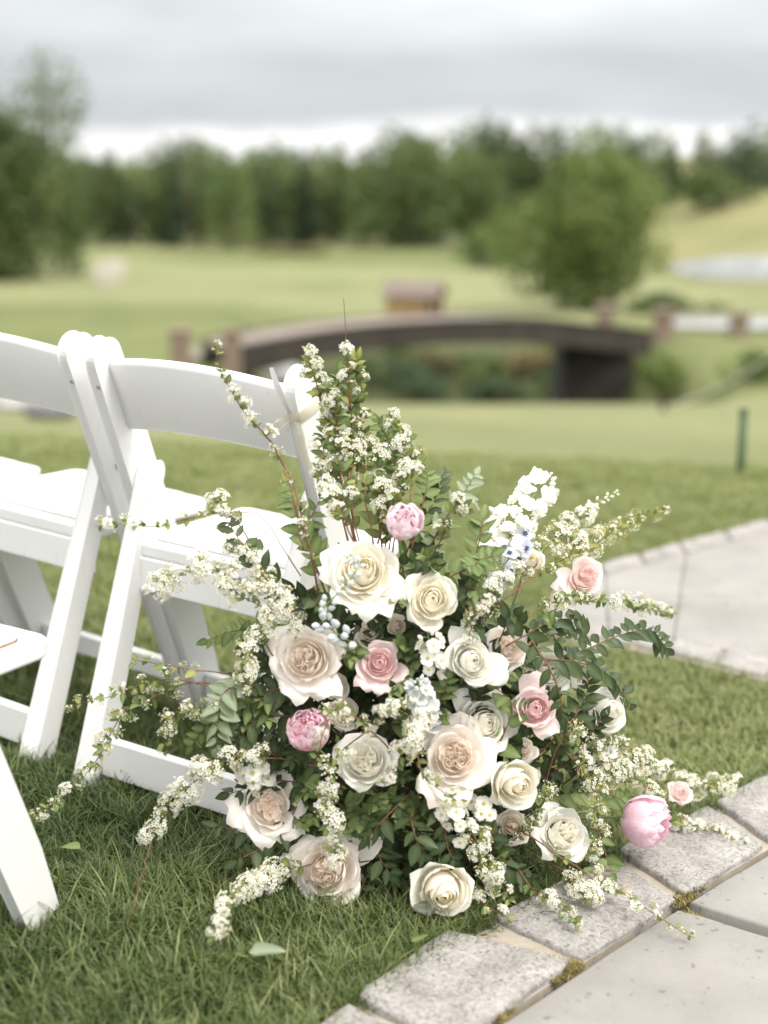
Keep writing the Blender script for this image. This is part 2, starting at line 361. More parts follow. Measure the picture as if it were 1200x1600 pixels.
# ================================================================== THE SETTING
_g0 = ground
def ground(x, y):
    z = _g0(x, y)
    if 24 < y < 60:                     # the banks at both ends of the bridge are filled up to its level
        b = max(sstep(4.4, 6.2, x), sstep(-2.5, -4.2, x))
        zb = -2.75-.02*(y-24) if y < 36 else -2.99+(-5.5+2.99)*sstep(36, 60, y)
        z = z*(1-b)+zb*b
    if y > 90: z -= 5.7*sstep(100, 235, y)*sstep(22, 62, x)
    return z
def grid_terrain():
    ys = list(np.concatenate([np.linspace(-7, 5, 25), np.linspace(5.4, 24, 50), np.linspace(24.3, 60, 70), np.geomspace(61.5, 1600, 60)]))
    ns_ = 96; V = []; F = []; mow_shade = []; dry = []
    ss = [math.copysign(abs(k)**1.35, k) for k in np.linspace(-1, 1, ns_)]
    for y in ys:
        wd = 8+.85*max(y, 0)
        for s in ss:
            x = s*wd; z = ground(x, y)
            z -= .02
            V.append((x, y, z))
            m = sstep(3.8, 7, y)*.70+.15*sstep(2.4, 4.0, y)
            if y > 15: m = .95 if y < 25 else .3
            if 25 < y < 42: m = .06 if -3 < x < 5.5 else .3  # stream bed below the bridge darkened, shade painted into the ground colour
            if 42 <= y < 58 and -6 < x < 9: m = .09
            if y > 60: m = .95*sstep(.38, .55, .5+.5*mnoise.noise(Vector((x*.035, y*.02, 3)))) + .25
            if y > 100 and x > 24: m = .35
            mow_shade.append(min(1, m)); d = 0
            if y > 110 and x > 26: d = .45+.5*mnoise.noise(Vector((x*.09, y*.06, 1)))
            if y < 8: d = .15*max(0, mnoise.noise(Vector((x*2, y*2, 5))))
            dry.append(max(0, d))
    n = ns_
    for j in range(len(ys)-1):
        for i in range(n-1): F.append((j*n+i, j*n+i+1, (j+1)*n+i+1, (j+1)*n+i))
    return mesh('lawn', V, F, M['lawn'], True, None, {'mow_shade': mow_shade, 'dry': dry})
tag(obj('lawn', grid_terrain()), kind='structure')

def drape(name, cu, cv, ru, rv, m, lift=.06, rings=5, seg=28, wob=.12, kind='structure', seed=0):
    V = []; F = []
    for r in range(rings+1):
        for k in range(seg):
            a = 2*math.pi*k/seg; q = r/rings*(1+wob*mnoise.noise(Vector((math.cos(a)*1.3, math.sin(a)*1.3, seed+.5))))
            p = onterrain(cu+ru*q*math.cos(a), cv+rv*q*math.sin(a)); V.append((p.x, p.y, ground(p.x, p.y)+lift))
    for r in range(rings):
        for k in range(seg): F.append((r*seg+k, r*seg+(k+1) % seg, (r+1)*seg+(k+1) % seg, (r+1)*seg+k))
    F.append(tuple(range(seg))[::-1])
    o = obj(name, mesh(name, V, F, m)); return tag(o, kind=kind)
drape('pond', 1175, 421, 135, 19, M['water'], .08, seed=1)
drape('sand_bunker', 690, 378, 42, 8, M['sand'], seed=2)
drape('cart_path', 168, 424, 26, 24, M['gravel'], .05, wob=.4, seed=4)
drape('stream_pool', 1150, 506, 130, 11, M['water'], .05, seed=6)
drape('gravel_path', 20, 626, 130, 12, M['gravel'], .05, seed=7)
drape('gravel_path', 350, 556, 70, 10, M['gravel'], .05, seed=8)

# ------------------------------------------------------------------ kerb, pavers and the side path (near lawn)
def near_xy(u, v):
    p = NEAR.inverted() @ hit(u, v); return Vector((p.x, p.y))
def slab(name, quad, top, thick, m, parent, rough=.0, seed=0, inset=.003, nseg=6, round_=.007):
    """a stone: four plan corners (near frame), an uneven outline, eased edges"""
    rr = random.Random(seed); Q = [Vector((q[0], q[1])) for q in quad]; c = sum(Q, Vector((0, 0)))/4
    out = []
    for a in range(4):
        p, q = Q[a], Q[(a+1) % 4]
        for k in range(nseg):
            t = k/nseg; w_ = p.lerp(q, t)
            if k == 0: w_ = w_+(c-w_).normalized()*round_*.6
            w_ = w_+(c-w_).normalized()*inset+Vector((rr.uniform(-1, 1), rr.uniform(-1, 1)))*rough
            out.append(w_)
    n = len(out); V = []; F = []
    rings = [(0, -thick), (0, -round_*.9), (round_*.3, -round_*.3), (round_*1.1, 0)]
    for ins, dz in rings:
        for p in out:
            q = p+(c-p).normalized()*ins
            V.append((q.x, q.y, top+dz+(rr.uniform(-1, 1)*rough*.35 if dz > -thick else 0)))
    for r in range(len(rings)-1):
        for k in range(n): F.append((r*n+k, r*n+(k+1) % n, (r+1)*n+(k+1) % n, (r+1)*n+k))
    # slightly domed, uneven top
    b = (len(rings)-1)*n; last = b
    for f in (.72, .4):
        s0 = len(V)
        for k in range(n):
            p = Vector(V[b+k][:2]); q = c+(p-c)*f
            V.append((q.x, q.y, top+rr.uniform(-1, 1)*rough*.4+round_*.12))
        for k in range(n): F.append((last+k, last+(k+1) % n, s0+(k+1) % n, s0+k))
        last = s0
    V.append((c.x, c.y, top+round_*.12)); ci = len(V)-1
    for k in range(n): F.append((last+k, last+(k+1) % n, ci))
    return obj(name, mesh(name, [NEAR @ Vector(p) for p in V], F, m), parent)
def sheet(name, px, top, m, parent=None, thick=.05):
    P = [near_xy(*p) for p in px]; n = len(P)
    V = [NEAR @ Vector((p.x, p.y, top)) for p in P]+[NEAR @ Vector((p.x, p.y, top-thick)) for p in P]
    F = [tuple(range(n))]+[(i, n+i, n+(i+1) % n, (i+1) % n) for i in range(n)]
    return obj(name, mesh(name, V, F, m, False), parent)
# granite kerb between the grass and the bluestone
KIN = [(300, 1768), (390, 1690), (553, 1566), (697, 1460), (778, 1424), (958, 1336), (1112, 1260), (1222, 1204), (1330, 1152), (1430, 1108)]
KOUT = [(420, 1850), (520, 1760), (693, 1645), (893, 1513), (925, 1494), (1063, 1404), (1200, 1325), (1322, 1255), (1440, 1194), (1545, 1142)]
kerb = sheet('kerb', [(300, 1775)]+KIN[1:]+KOUT[::-1], -.003, M['mortar']); tag(kerb, kind='structure')
def kin(a, b, t): return (a[0]+(b[0]-a[0])*t, a[1]+(b[1]-a[1])*t)
STONES = [((300, 1768), (388, 1692), (512, 1766), (420, 1850)), ((396, 1686), (543, 1574), (680, 1652), (526, 1752)),
          ((556, 1563), (697, 1460), (891, 1511), (700, 1640)), ((770, 1436), (950, 1342), (1056, 1409), (908, 1502)),
          ((966, 1332), (1105, 1264), (1192, 1326), (1070, 1400)), ((1119, 1257), (1215, 1208), (1316, 1258), (1206, 1320)),
          ((1228, 1201), (1325, 1155), (1434, 1197), (1328, 1252)), ((1336, 1149), (1425, 1111), (1538, 1144), (1446, 1191))]
for k, s in enumerate(STONES):
    slab('kerb_stone', [near_xy(*p) for p in s], .007+.002*(k % 3), .07, M['granite'], kerb, .0018, 20+k, -.002, 9, .006)
path = sheet('garden_path', KOUT+[(1900, 1142), (1900, 2100), (420, 2100)], -.016, M['bed']); tag(path, kind='structure')
PAV = [((700, 1646), (1062, 1412), (1062, 1412), (0, 0))]
PAVERS = [((536, 1757), (1061, 1421), (1392, 1524), (905, 1985)), ((1073, 1413), (1300, 1276), (1700, 1360), (1404, 1517)),
          ((1408, 1528), (1715, 1368), (2150, 1460), (1950, 1690)), ((920, 1990), (1402, 1534), (1930, 1696), (1500, 2350)),
          ((1312, 1270), (1530, 1160), (1900, 1216), (1712, 1354)), ((430, 1850), (530, 1762), (895, 1990), (640, 2300))]
for k, s in enumerate(PAVERS):
    slab('paver', [near_xy(*p) for p in s], .004+.0012*(k % 2), .05, M['bluestone'], path, .0012, 60+k, .003, 9, .006)
# side path across the grass, behind the flowers
side = sheet('side_path', [(868, 912), (935, 882), (1200, 812), (1560, 722), (1900, 760), (1700, 1160), (1500, 1126), (1200, 1062), (1040, 1022), (845, 985)], -.004, M['mortar'])
tag(side, kind='structure')
def lerp2(a, b, t): return (a[0]+(b[0]-a[0])*t, a[1]+(b[1]-a[1])*t)
top_o = [(872, 908), (935, 884), (1060, 850), (1200, 813), (1380, 768), (1560, 724)]
top_i = [(880, 922), (945, 900), (1072, 866), (1215, 829), (1400, 783), (1590, 738)]
bot_o = [(850, 985), (942, 1000), (1040, 1020), (1200, 1060), (1360, 1096), (1520, 1130)]
bot_i = [(852, 970), (950, 984), (1052, 1000), (1215, 1034), (1385, 1068), (1550, 1098)]
for k in range(5):
    for o_, i_, sd in ((top_o, top_i, 0), (bot_o, bot_i, 9)):
        a, b = (o_[k], o_[k+1]); c, d = (i_[k], i_[k+1])
        for h in (0, 1):
            q = [lerp2(a, b, h/2+.012), lerp2(a, b, (h+1)/2-.012), lerp2(c, d, (h+1)/2-.012), lerp2(c, d, h/2+.012)]
            slab('kerb_stone', [near_xy(*p) for p in q], .008, .06, M['granite'], side, .002, 90+k*4+sd+h, .001, 4, .007)
for k in range(5):
    m0, m1 = lerp2(top_i[k], bot_i[k], .5), lerp2(top_i[k+1], bot_i[k+1], .5)
    for q in ((top_i[k], top_i[k+1], m1, m0), (m0, m1, bot_i[k+1], bot_i[k])):
        slab('paver', [near_xy(*p) for p in q], .005, .05, M['bluestone'], side, .001, 130+k, .0015, 6, .004)

# ------------------------------------------------------------------ grass blades
def clump(seed, n, hmin, hmax, spread, wdt, mat='blade'):
    r = random.Random(seed); V = []; F = []; sh = []; tp = []
    for i in range(n):
        a = r.uniform(0, 6.283); d = spread*math.sqrt(r.random()); bx, by = d*math.cos(a), d*math.sin(a)
        h = r.uniform(hmin, hmax)*(1.35 if r.random() < .18 else 1); ln = r.uniform(.15, 1.15)*h; az = r.uniform(0, 6.283); s = r.random()
        if r.random() < .055: s = r.uniform(.86, 1)
        else: s *= .85
        w_ = wdt*r.uniform(.7, 1.25); dx, dy = math.cos(az), math.sin(az); px, py = -dy, dx; b = len(V)
        for k, t in enumerate((0, .4, .75, 1)):
            q = t**1.9*ln; zz_ = h*(t-.28*t*t*(ln/h)); ww = w_*(1, .92, .6, 0)[k]
            tw = .5*t
            for sgn in ((-1, 1) if k < 3 else (0,)):
                V.append((bx+dx*q+px*ww*sgn+dx*tw*ww*sgn, by+dy*q+py*ww*sgn, zz_)); sh.append(s); tp.append(t)
        F += [(b, b+1, b+3, b+2), (b+2, b+3, b+5, b+4), (b+4, b+5, b+6)]
    return mesh('grass_tuft', V, F, M[mat], True, None, {'shade': sh, 'tip': tp})
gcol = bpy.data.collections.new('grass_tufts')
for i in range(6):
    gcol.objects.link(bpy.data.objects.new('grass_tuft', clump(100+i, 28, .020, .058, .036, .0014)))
gcol2 = bpy.data.collections.new('lit_tufts')  # shorter, paler tufts painted as grass in open light
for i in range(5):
    gcol2.objects.link(bpy.data.objects.new('lit_tuft', clump(120+i, 24, .014, .034, .045, .0018, 'bladelight')))
def inpoly(x, y, P):
    c = False; j = len(P)-1
    for i in range(len(P)):
        if (P[i][1] > y) != (P[j][1] > y) and x < (P[j][0]-P[i][0])*(y-P[i][1])/(P[j][1]-P[i][1])+P[i][0]: c = not c
        j = i
    return c
POLYS = [[near_xy(*p) for p in q] for q in (KIN+[(1900, 1100), (1900, 2100), (300, 2100)], [(872, 908), (935, 884), (1200, 813), (1560, 724), (1900, 760), (1700, 1160), (1520, 1130), (1200, 1060), (1040, 1020), (850, 985)])]
def grass_points():
    P = []; S = []; R = []; W2 = ([], [], [])
    for (y0, y1, dens, sc) in ((1.5, 3.0, 1750, 1.0), (3.0, 4.6, 800, 1.05), (4.6, 6.2, 420, 1.1)):
        a = (y1-y0)*(.62*(y0+y1)+1.0); n = int(a*dens)
        for _ in range(n):
            y = random.uniform(y0, y1); half = .31*y+.5; x = random.uniform(-half, half)
            if any(inpoly(x, y, q) for q in POLYS): continue
            q = NEAR @ Vector((x, y, 0)); z = ground(q.x, q.y)-.02
            nz = mnoise.noise(Vector((x*3.1, y*3.1, 2)))+.6*mnoise.noise(Vector((x*9, y*9, 7)))
            if random.random() < -nz*.55: continue
            dst = (P, S, R) if random.random() > sstep(2.2, 3.1, y+.9*x+.3*nz) else W2  # dark tufts left front paint the shade of chairs and flowers
            dst[0].append((q.x, q.y, z)); dst[1].append(sc*(.86+.3*nz+random.uniform(-.18, .22))); dst[2].append(random.uniform(0, 6.283))
    # a worn fringe over the kerb's edge
    for a, b in zip(KIN, KIN[1:]):
        for _ in range(75):
            t = random.random(); u, v = lerp2(a, b, t); p = near_xy(u-random.uniform(-9, 12), v-random.uniform(-4, 6)); q = NEAR @ Vector((p.x, p.y, 0))
            P.append((q.x, q.y, q.z-.02)); S.append(random.uniform(.4, .9)); R.append(random.uniform(0, 6.283))
    return (P, S, R), W2
dcol = bpy.data.collections.new('dry_tufts')
M['straw'] = m_simple('straw_moss', (.16, .15, .045), (.34, .27, .12), 60, rough=.9, transl=.15)
for i in range(4):
    dcol.objects.link(bpy.data.objects.new('dry_tuft', clump(140+i, 26, .004, .011, .012, .0011, 'straw')))
def joint_points():
    P = []; S = []; R = []; JO = list(zip(KOUT, KOUT[1:]))+[((1064, 1428), (1400, 1520)), ((697, 1462), (891, 1513)), ((955, 1338), (1060, 1408))]
    for a, b in JO:
        for _ in range(110):
            t = random.random(); u, v = lerp2(a, b, t); 
            if mnoise.noise(Vector((u*.021, v*.021, 3))) < .2: continue
            p = near_xy(u+random.uniform(-5, 5), v+random.uniform(-3, 4)); q = NEAR @ Vector((p.x, p.y, -.004)); P.append(tuple(q)); S.append(random.uniform(.5, 1.3)); R.append(random.uniform(0, 6.28))
    return P, S, R
def scatter(name, P, S, R, col, kind='stuff'):
    me = bpy.data.meshes.new(name); me.from_pydata(P, [], [])
    a = me.attributes.new('scl', 'FLOAT', 'POINT'); a.data.foreach_set('value', np.array(S, np.float32))
    a = me.attributes.new('rot', 'FLOAT_VECTOR', 'POINT'); a.data.foreach_set('vector', np.array([(random.uniform(-.2, .2), random.uniform(-.2, .2), r) for r in R], np.float32).ravel())
    o = obj(name, me); tag(o, kind=kind)
    g = bpy.data.node_groups.new(name, 'GeometryNodeTree')
    g.interface.new_socket('Geometry', in_out='INPUT', socket_type='NodeSocketGeometry'); g.interface.new_socket('Geometry', in_out='OUTPUT', socket_type='NodeSocketGeometry')
    gi, go = g.nodes.new('NodeGroupInput'), g.nodes.new('NodeGroupOutput')
    ci = g.nodes.new('GeometryNodeCollectionInfo'); ci.inputs[0].default_value = col; ci.inputs['Separate Children'].default_value = True; ci.inputs['Reset Children'].default_value = True
    ip = g.nodes.new('GeometryNodeInstanceOnPoints'); ip.inputs['Pick Instance'].default_value = True
    ra = g.nodes.new('GeometryNodeInputNamedAttribute'); ra.data_type = 'FLOAT_VECTOR'; ra.inputs[0].default_value = 'rot'
    sa = g.nodes.new('GeometryNodeInputNamedAttribute'); sa.data_type = 'FLOAT'; sa.inputs[0].default_value = 'scl'
    e2r = g.nodes.new('FunctionNodeEulerToRotation')
    g.links.new(gi.outputs[0], ip.inputs['Points']); g.links.new(ci.outputs[0], ip.inputs['Instance'])
    g.links.new(ra.outputs['Attribute'], e2r.inputs[0]); g.links.new(e2r.outputs[0], ip.inputs['Rotation']); g.links.new(sa.outputs['Attribute'], ip.inputs['Scale'])
    g.links.new(ip.outputs[0], go.inputs[0])
    md = o.modifiers.new('scatter', 'NODES'); md.node_group = g; return o
ga, gb = grass_points(); scatter('grass', *ga, gcol); scatter('lit_grass', *gb, gcol2); scatter('joint_moss', *joint_points(), dcol)

# ================================================================== BACKGROUND TREES AND SHRUBS
def crown_mesh(name, blobs, n, size, m, seed, flat=.0):
    r = np.random.default_rng(seed); V = []; F = []; sh = []
    wts = np.array([b[3]**2 for b in blobs]); wts = wts/wts.sum()
    ks = r.choice(len(blobs), n, p=wts); bs = r.uniform(0, 1, len(blobs))
    for k in ks:
        cx, cy, cz, br = blobs[k]; d = r.normal(size=3); d /= np.linalg.norm(d)
        q = br*(1-.55*r.random()**1.6)
        p = np.array([cx, cy, cz])+d*q*np.array([1, 1, .85])
        nrm = d+r.normal(size=3)*.6+np.array([0, 0, .3]); nrm /= np.linalg.norm(nrm)
        a = np.cross(nrm, r.normal(size=3)); a /= np.linalg.norm(a); b = np.cross(nrm, a)
        s = size*r.uniform(.6, 1.3); i = len(V)
        V += [p-a*s, p-b*s*.55, p+a*s, p+b*s*.55]; F.append((i, i+1, i+2, i+3))
        sh += [min(1, max(0, .6*bs[k]+.4*r.random()))]*4
    return mesh(name, V, F, m, False, None, {'shade': sh})
def tree_meshes(seed, m, h=1.0, wide=.5, low=.12, n=1700, size=.022, blobsn=16, shape='round', limbs=5, tight=1.0):
    r = random.Random(seed); B = []
    for i in range(blobsn):
        t = (i+.5)/blobsn; z = low+(1-low)*t*.93
        if shape == 'round': env = math.sin(math.pi*min(1, .12+.83*t))**.7
        elif shape == 'cone': env = 1.02-t*.92
        elif shape == 'column': env = .5+.4*math.sin(math.pi*t)
        else: env = .35+.65*math.sin(math.pi*t*.9)
        a = i*2.4+r.uniform(-.5, .5); q = wide*env*r.uniform(.25, .72)
        B.append((q*math.cos(a), q*math.sin(a), z*h, tight*wide*env*r.uniform(.30, .58)+.02))
    cm = crown_mesh('crown', B, n, size, m, seed)
    mb = MB(); P = catmull([(0, 0, -.03), (.01, .008, h*.3), (-.012, .01, h*.6), (0, 0, h*.9)], 8); mb.add(*tube(P, .026, .004, 7))
    for k in range(limbs):
        b = r.choice(B); z = max(.12, b[2]*.55)
        mb.add(*tube(catmull([(0, 0, z), (b[0]*.4, b[1]*.4, z+.1*h), (b[0], b[1], b[2])], 5), .011, .003, 5))
    return cm, mb.mesh('trunk', M['bark'], True)
def plant_tree(name, me, pos, height, wid, rot, label, cat, group=None, bark=True):
    t = thing(name, label, cat, Matrix.Translation(pos) @ Matrix.Rotation(rot, 4, 'Z') @ Matrix.Diagonal((wid, wid, height, 1)), group)
    obj('crown', me[0], t); obj('trunk', me[1], t); return t
far = [tree_meshes(200+i, M[('crownfar', 'crownfar', 'crowndark', 'crownfar', 'crowndark')[i]], wide=(.42, .38, .34, .46, .3)[i], low=.05, n=1500, size=.03, shape=('round', 'round', 'round', 'oval', 'cone')[i]) for i in range(5)]
TOPS = [(-200, 150), (0, 200), (140, 236), (220, 231), (300, 214), (360, 226), (450, 230), (520, 224), (570, 212), (650, 204), (700, 214), (735, 196), (800, 200), (840, 196), (900, 190), (955, 198), (1000, 207), (1050, 206), (1085, 200), (1105, 226), (1130, 192), (1165, 182), (1200, 194), (1400, 185)]
def topv(u):
    for (a, va), (b, vb) in zip(TOPS, TOPS[1:]):
        if u <= b: return va+(vb-va)*(u-a)/(b-a)
    return TOPS[-1][1]
rt = random.Random(5)
row = [(u, 206+rt.uniform(-4, 8)) for u in range(120, 1320, 40)]+[(u, 226+rt.uniform(-4, 10)) for u in range(60, 1320, 34)]+[(u, 222+rt.uniform(-8, 12)) for u in range(-620, 60, 52)]
for k, (u, d) in enumerate(row):
    u += rt.uniform(-11, 11)
    if u > 760 and d < 216: continue
    if u > 950: d += 22
    x = (u-600)/FPX*d; z = ground(x, d); ztop = CAMH+d*(235-topv(u)-rt.uniform(-16, 12))/FPX
    h = max(6, ztop-z)*(1 if d > 216 else rt.uniform(.72, .98)); wd = h*rt.uniform(.72, 1.0)
    plant_tree('woodland_tree', far[k % 5], Vector((x, d, z)), h, wd, rt.uniform(0, 6.28), 'blurred green tree in the dark woodland edge across the far fairway', 'tree', 'trees of the far woodland edge')
def big(name, u, d, vtop, wpx, mes, label, cat='tree', rot=0.0):
    x = (u-600)/FPX*d; z = ground(x, d); h = CAMH+d*(235-vtop)/FPX-z
    return plant_tree(name, mes, Vector((x, d, z)), h, wpx*d/FPX, rot, label, cat)
big('round_tree', 918, 75, 224, 296, tree_meshes(31, M['crownbright'], wide=.52, low=.04, n=9500, size=.020, blobsn=44, limbs=12, tight=.8), 'wide bright green round tree standing beyond the arched bridge')
big('broad_tree', 12, 112, 158, 235, tree_meshes(32, M['crownfar'], wide=.48, low=.06, n=7000, size=.026, blobsn=26), 'broad dark green tree at the left edge of the fairway')
big('slim_tree', 112, 118, 228, 100, tree_meshes(33, M['crownfar'], wide=.5, low=.05, n=1800, size=.03, shape='column'), 'slim leafy tree between the broad left tree and the woodland')
big('sparse_tree', 95, 128, 86, 190, tree_meshes(34, M['crownfar'], wide=.42, low=.42, n=1150, size=.019, blobsn=16, limbs=9), 'tall sparse pale tree rising above the broad left tree')
big('sparse_tree', -12, 126, 72, 130, tree_meshes(35, M['crownfar'], wide=.42, low=.45, n=800, size=.019, blobsn=13, limbs=8), 'tall thin crown cut by the left edge above the broad tree')
big('conifer', 762, 214, 176, 92, tree_meshes(36, M['crowndark'], wide=.5, low=.05, n=1500, size=.03, shape='column'), 'dark upright conifer taller than the woodland behind the bridge', 'conifer')
big('conifer', 1160, 236, 180, 120, tree_meshes(37, M['crowndark'], wide=.5, low=.05, n=1500, size=.03, shape='cone'), 'dark pointed conifer on top of the hill at right', 'conifer')
big('rounded_tree', 648, 200, 206, 190, tree_meshes(38, M['crownfar'], wide=.5, low=.04, n=2400, size=.026, blobsn=20), 'large rounded dark green tree in the woodland above the wooden hut')
big('dead_tree', 300, 200, 208, 55, tree_meshes(39, M['crownpale'], wide=.35, low=.4, n=160, size=.02, blobsn=8, limbs=8), 'thin bare brownish tree in front of the far woodland')
# shrubs
def shrub_mesh(seed, m, n=700, size=.07):
    r = random.Random(seed)
    B = [(r.uniform(-.5, .5), r.uniform(-.5, .5), r.uniform(.15, .62), r.uniform(.26, .42)) for _ in range(9)]
    mb = MB()
    for k in range(6):
        b = B[k]; mb.add(*tube(catmull([(0, 0, -.05), (b[0]*.5, b[1]*.5, b[2]*.6), (b[0], b[1], b[2])], 4), .03, .01, 5))
    return crown_mesh('foliage', B, n, size, m, seed), mb.mesh('stem', M['bark'], True)
sm = [shrub_mesh(51, M['shrub']), shrub_mesh(52, M['shrub']), shrub_mesh(53, M['shrubred']), shrub_mesh(54, M['crownbright']), shrub_mesh(55, M['crowndark'])]
SHR = [(1042, 588, 30, 100, 74, 3, 'rounded bright green shrub right of the dark bridge abutment'), (985, 614, 26, 50, 40, 1, 'small green shrub against the foot of the dark bridge abutment'),
 (622, 580, 40, 95, 52, 4, 'dark green shrub under the left part of the bridge arch'), (690, 570, 42, 90, 46, 2, 'reddish brown shrub under the middle of the bridge arch'),
 (742, 582, 40, 80, 52, 0, 'green shrub under the middle of the bridge arch beside a reddish one'), (812, 574, 42, 100, 50, 2, 'russet shrub under the bridge arch close to the abutment'),
 (560, 590, 40, 80, 46, 0, 'low green shrub under the left haunch of the bridge'), (880, 590, 38, 60, 60, 4, 'dark shrub in front of the shaded bridge abutment'),
 (660, 590, 38, 70, 36, 4, 'dark low shrub beneath the crown of the bridge arch'), (780, 594, 38, 80, 36, 4, 'dark low shrub under the bridge arch right of the green one'), (500, 588, 37, 90, 56, 4, 'dark shrub under the far left haunch of the bridge'), (850, 566, 44, 60, 50, 1, 'green shrub behind the dark shrub near the abutment'), (655, 556, 46, 90, 40, 1, 'pale green shrub farther up the bank under the arch'),
 (405, 590, 28, 70, 50, 1, 'green shrub beside the left end of the bridge'), (1180, 572, 27, 90, 50, 0, 'loose green shrub on the bank below the low stone posts'),
 (752, 360, 150, 66, 44, 1, 'pale round bush on the fairway below the conifer'), (1130, 300, 214, 120, 60, 1, 'rough bush on the slope under the pointed conifer'),
 (1060, 470, 70, 120, 34, 1, 'low green bush beside the pond'), (470, 385, 190, 90, 16, 2, 'low russet shrub at the foot of the far woodland')]
for (u, v, d, wpx, hpx, k, lab) in SHR:
    vb = v+hpx/2; p = at(u, vb, 1); x = (u-600)/FPX*d; z = ground(x, d); zv = CAMH-d*(vb-235)/FPX
    s = wpx*d/FPX*1.12; hh = hpx*d/FPX*1.1+max(0, zv-z)
    t = thing('shrub', lab, 'shrub', Matrix.Translation((x, d, z)) @ Matrix.Rotation(u*.37, 4, 'Z') @ Matrix.Diagonal((s*.78, s*.78, hh, 1)), 'shrubs along the stream')
    obj('foliage', sm[k][0], t); obj('stem', sm[k][1], t)

# ------------------------------------------------------------------ bridge
BD = [(372, 546, 28.6), (430, 535, 29), (500, 523, 29.6), (570, 514, 30.2), (640, 508, 30.8), (720, 504, 31.4), (800, 503, 32), (880, 507, 32.6), (950, 513, 33.1), (1016, 521, 33.6)]
edge = catmull([at(u, v, d) for u, v, d in BD], 36)
br = thing('arched_bridge', 'low arched footbridge with pale deck and dark wooden sides over the stream', 'bridge', Matrix.Translation(edge[18]))
bi = Matrix.Translation(-edge[18])
dirv = (edge[-1]-edge[0]); side_v = Vector((-dirv.y, dirv.x, 0)).normalized()*1.7
def strip(offs, loop=True):
    V = []; F = []; m = len(offs)
    for i, p in enumerate(edge):
        for o in offs: V.append(bi @ (p+(o(i/36) if callable(o) else o)))
    for i in range(len(edge)-1):
        for k in range(m): F.append((i*m+k, i*m+(k+1) % m, (i+1)*m+(k+1) % m, (i+1)*m+k))
    F.append(tuple(range(m))); F.append(tuple(range((len(edge)-1)*m, len(edge)*m))[::-1]); return V, F
Z = Vector((0, 0, 1)); sn = side_v.normalized()
obj('deck', mesh('deck', *strip([sn*.1+Z*0, sn*1.6+Z*0, sn*1.6-Z*.08, sn*.1-Z*.08]), M['bridgedeck'], False), br)
for off in (0, 1.603):
    obj('girder', mesh('girder', *strip([sn*(off-.06)+Z*.03, sn*(off+.09)+Z*.03, lambda t, o=off: sn*(o+.09)-Z*(.42+.1*(2*t-1)**2), lambda t, o=off: sn*(o-.06)-Z*(.42+.1*(2*t-1)**2)]), M['bridgewood'], False), br)
    if off == 0: obj('kerb_rail', mesh('kerb_rail', *strip([sn*(off-.09)+Z*.07, sn*(off+.12)+Z*.07, sn*(off+.12)+Z*.033, sn*(off-.09)+Z*.033]), M['bridgewood'], False), br)
for t in np.linspace(0.02, .98, 26):   # deck boards' cross beams seen from below
    i = int(t*36); p = edge[i]; mb = MB(); a = (edge[min(i+1, 36)]-edge[max(i-1, 0)]).normalized()
    m4 = Matrix((a, sn, a.cross(sn))).transposed().to_4x4(); m4.translation = bi @ (p-Z*.1)
    mb.box((-.05, .095, -.12), (.05, 1.53, -.005), 0, m4); obj('cross_beam', mb.mesh('cross_beam', M['bridgewood']), br)
def abut(u0, u1, v0, v1, d, dep, m, lab):
    a, b = at(u0, v0, d), at(u1, v1, d); z0 = min(ground(a.x, d), b.z)-.4
    mb = MB(); mb.box((a.x, d, z0), (b.x, d+dep, a.z)); o = bevel(obj('bridge_abutment', mb.mesh('bridge_abutment', m)), .04); tag(o, lab, 'abutment'); return o
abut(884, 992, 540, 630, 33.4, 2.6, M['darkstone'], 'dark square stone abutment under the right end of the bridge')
abut(345, 384, 548, 585, 28.75, 2.4, M['brownstone'], 'brown stone abutment under the left end of the bridge')
# stone posts with rails at both ends
def post(u, v0, v1, wpx, d, lab):
    a = at(u, v0, d); b = at(u, v1, d); h = a.z-ground(b.x, d); s = wpx*d/FPX/2
    t = thing('stone_post', lab, 'stone post', Matrix.Translation((b.x, d, ground(b.x, d))), 'stone posts at the bridge ends')
    mb = MB(); mb.box((-s, -s, -.2), (s, s, h-.09)); bevel(obj('shaft', mb.mesh('shaft', M['brownstone']), t), .02)
    mb = MB(); mb.box((-s*1.18, -s*1.18, h-.087), (s*1.18, s*1.18, h)); bevel(obj('cap', mb.mesh('cap', M['brownstone']), t), .03); return (b.x, d, a.z)
p1 = post(1036, 482, 530, 28, 34.2, 'brown stone post at the right end of the bridge'); p2 = post(1154, 488, 528, 26, 34.5, 'brown stone post further right at the end of a low rail')
post(282, 512, 565, 30, 27.2, 'pinkish stone post far left of the bridge behind the white chair'); p4 = post(362, 514, 575, 26, 28.2, 'brown stone post beside the left end of the bridge')
post(945, 474, 500, 26, 36.6, 'small brown stone post on the far side of the bridge')
mb = MB(); ra, rb = Vector(p1), Vector(p2)
ra.x += .25; rb.x -= .25; ra.z -= .42; rb.z -= .36
mb.add(*tube([ra, rb], .035, .035, 8)); tag(obj('low_rail', mb.mesh('low_rail', M['brownstone'], True)), 'low brown rail running between two stone posts right of the bridge', 'rail')
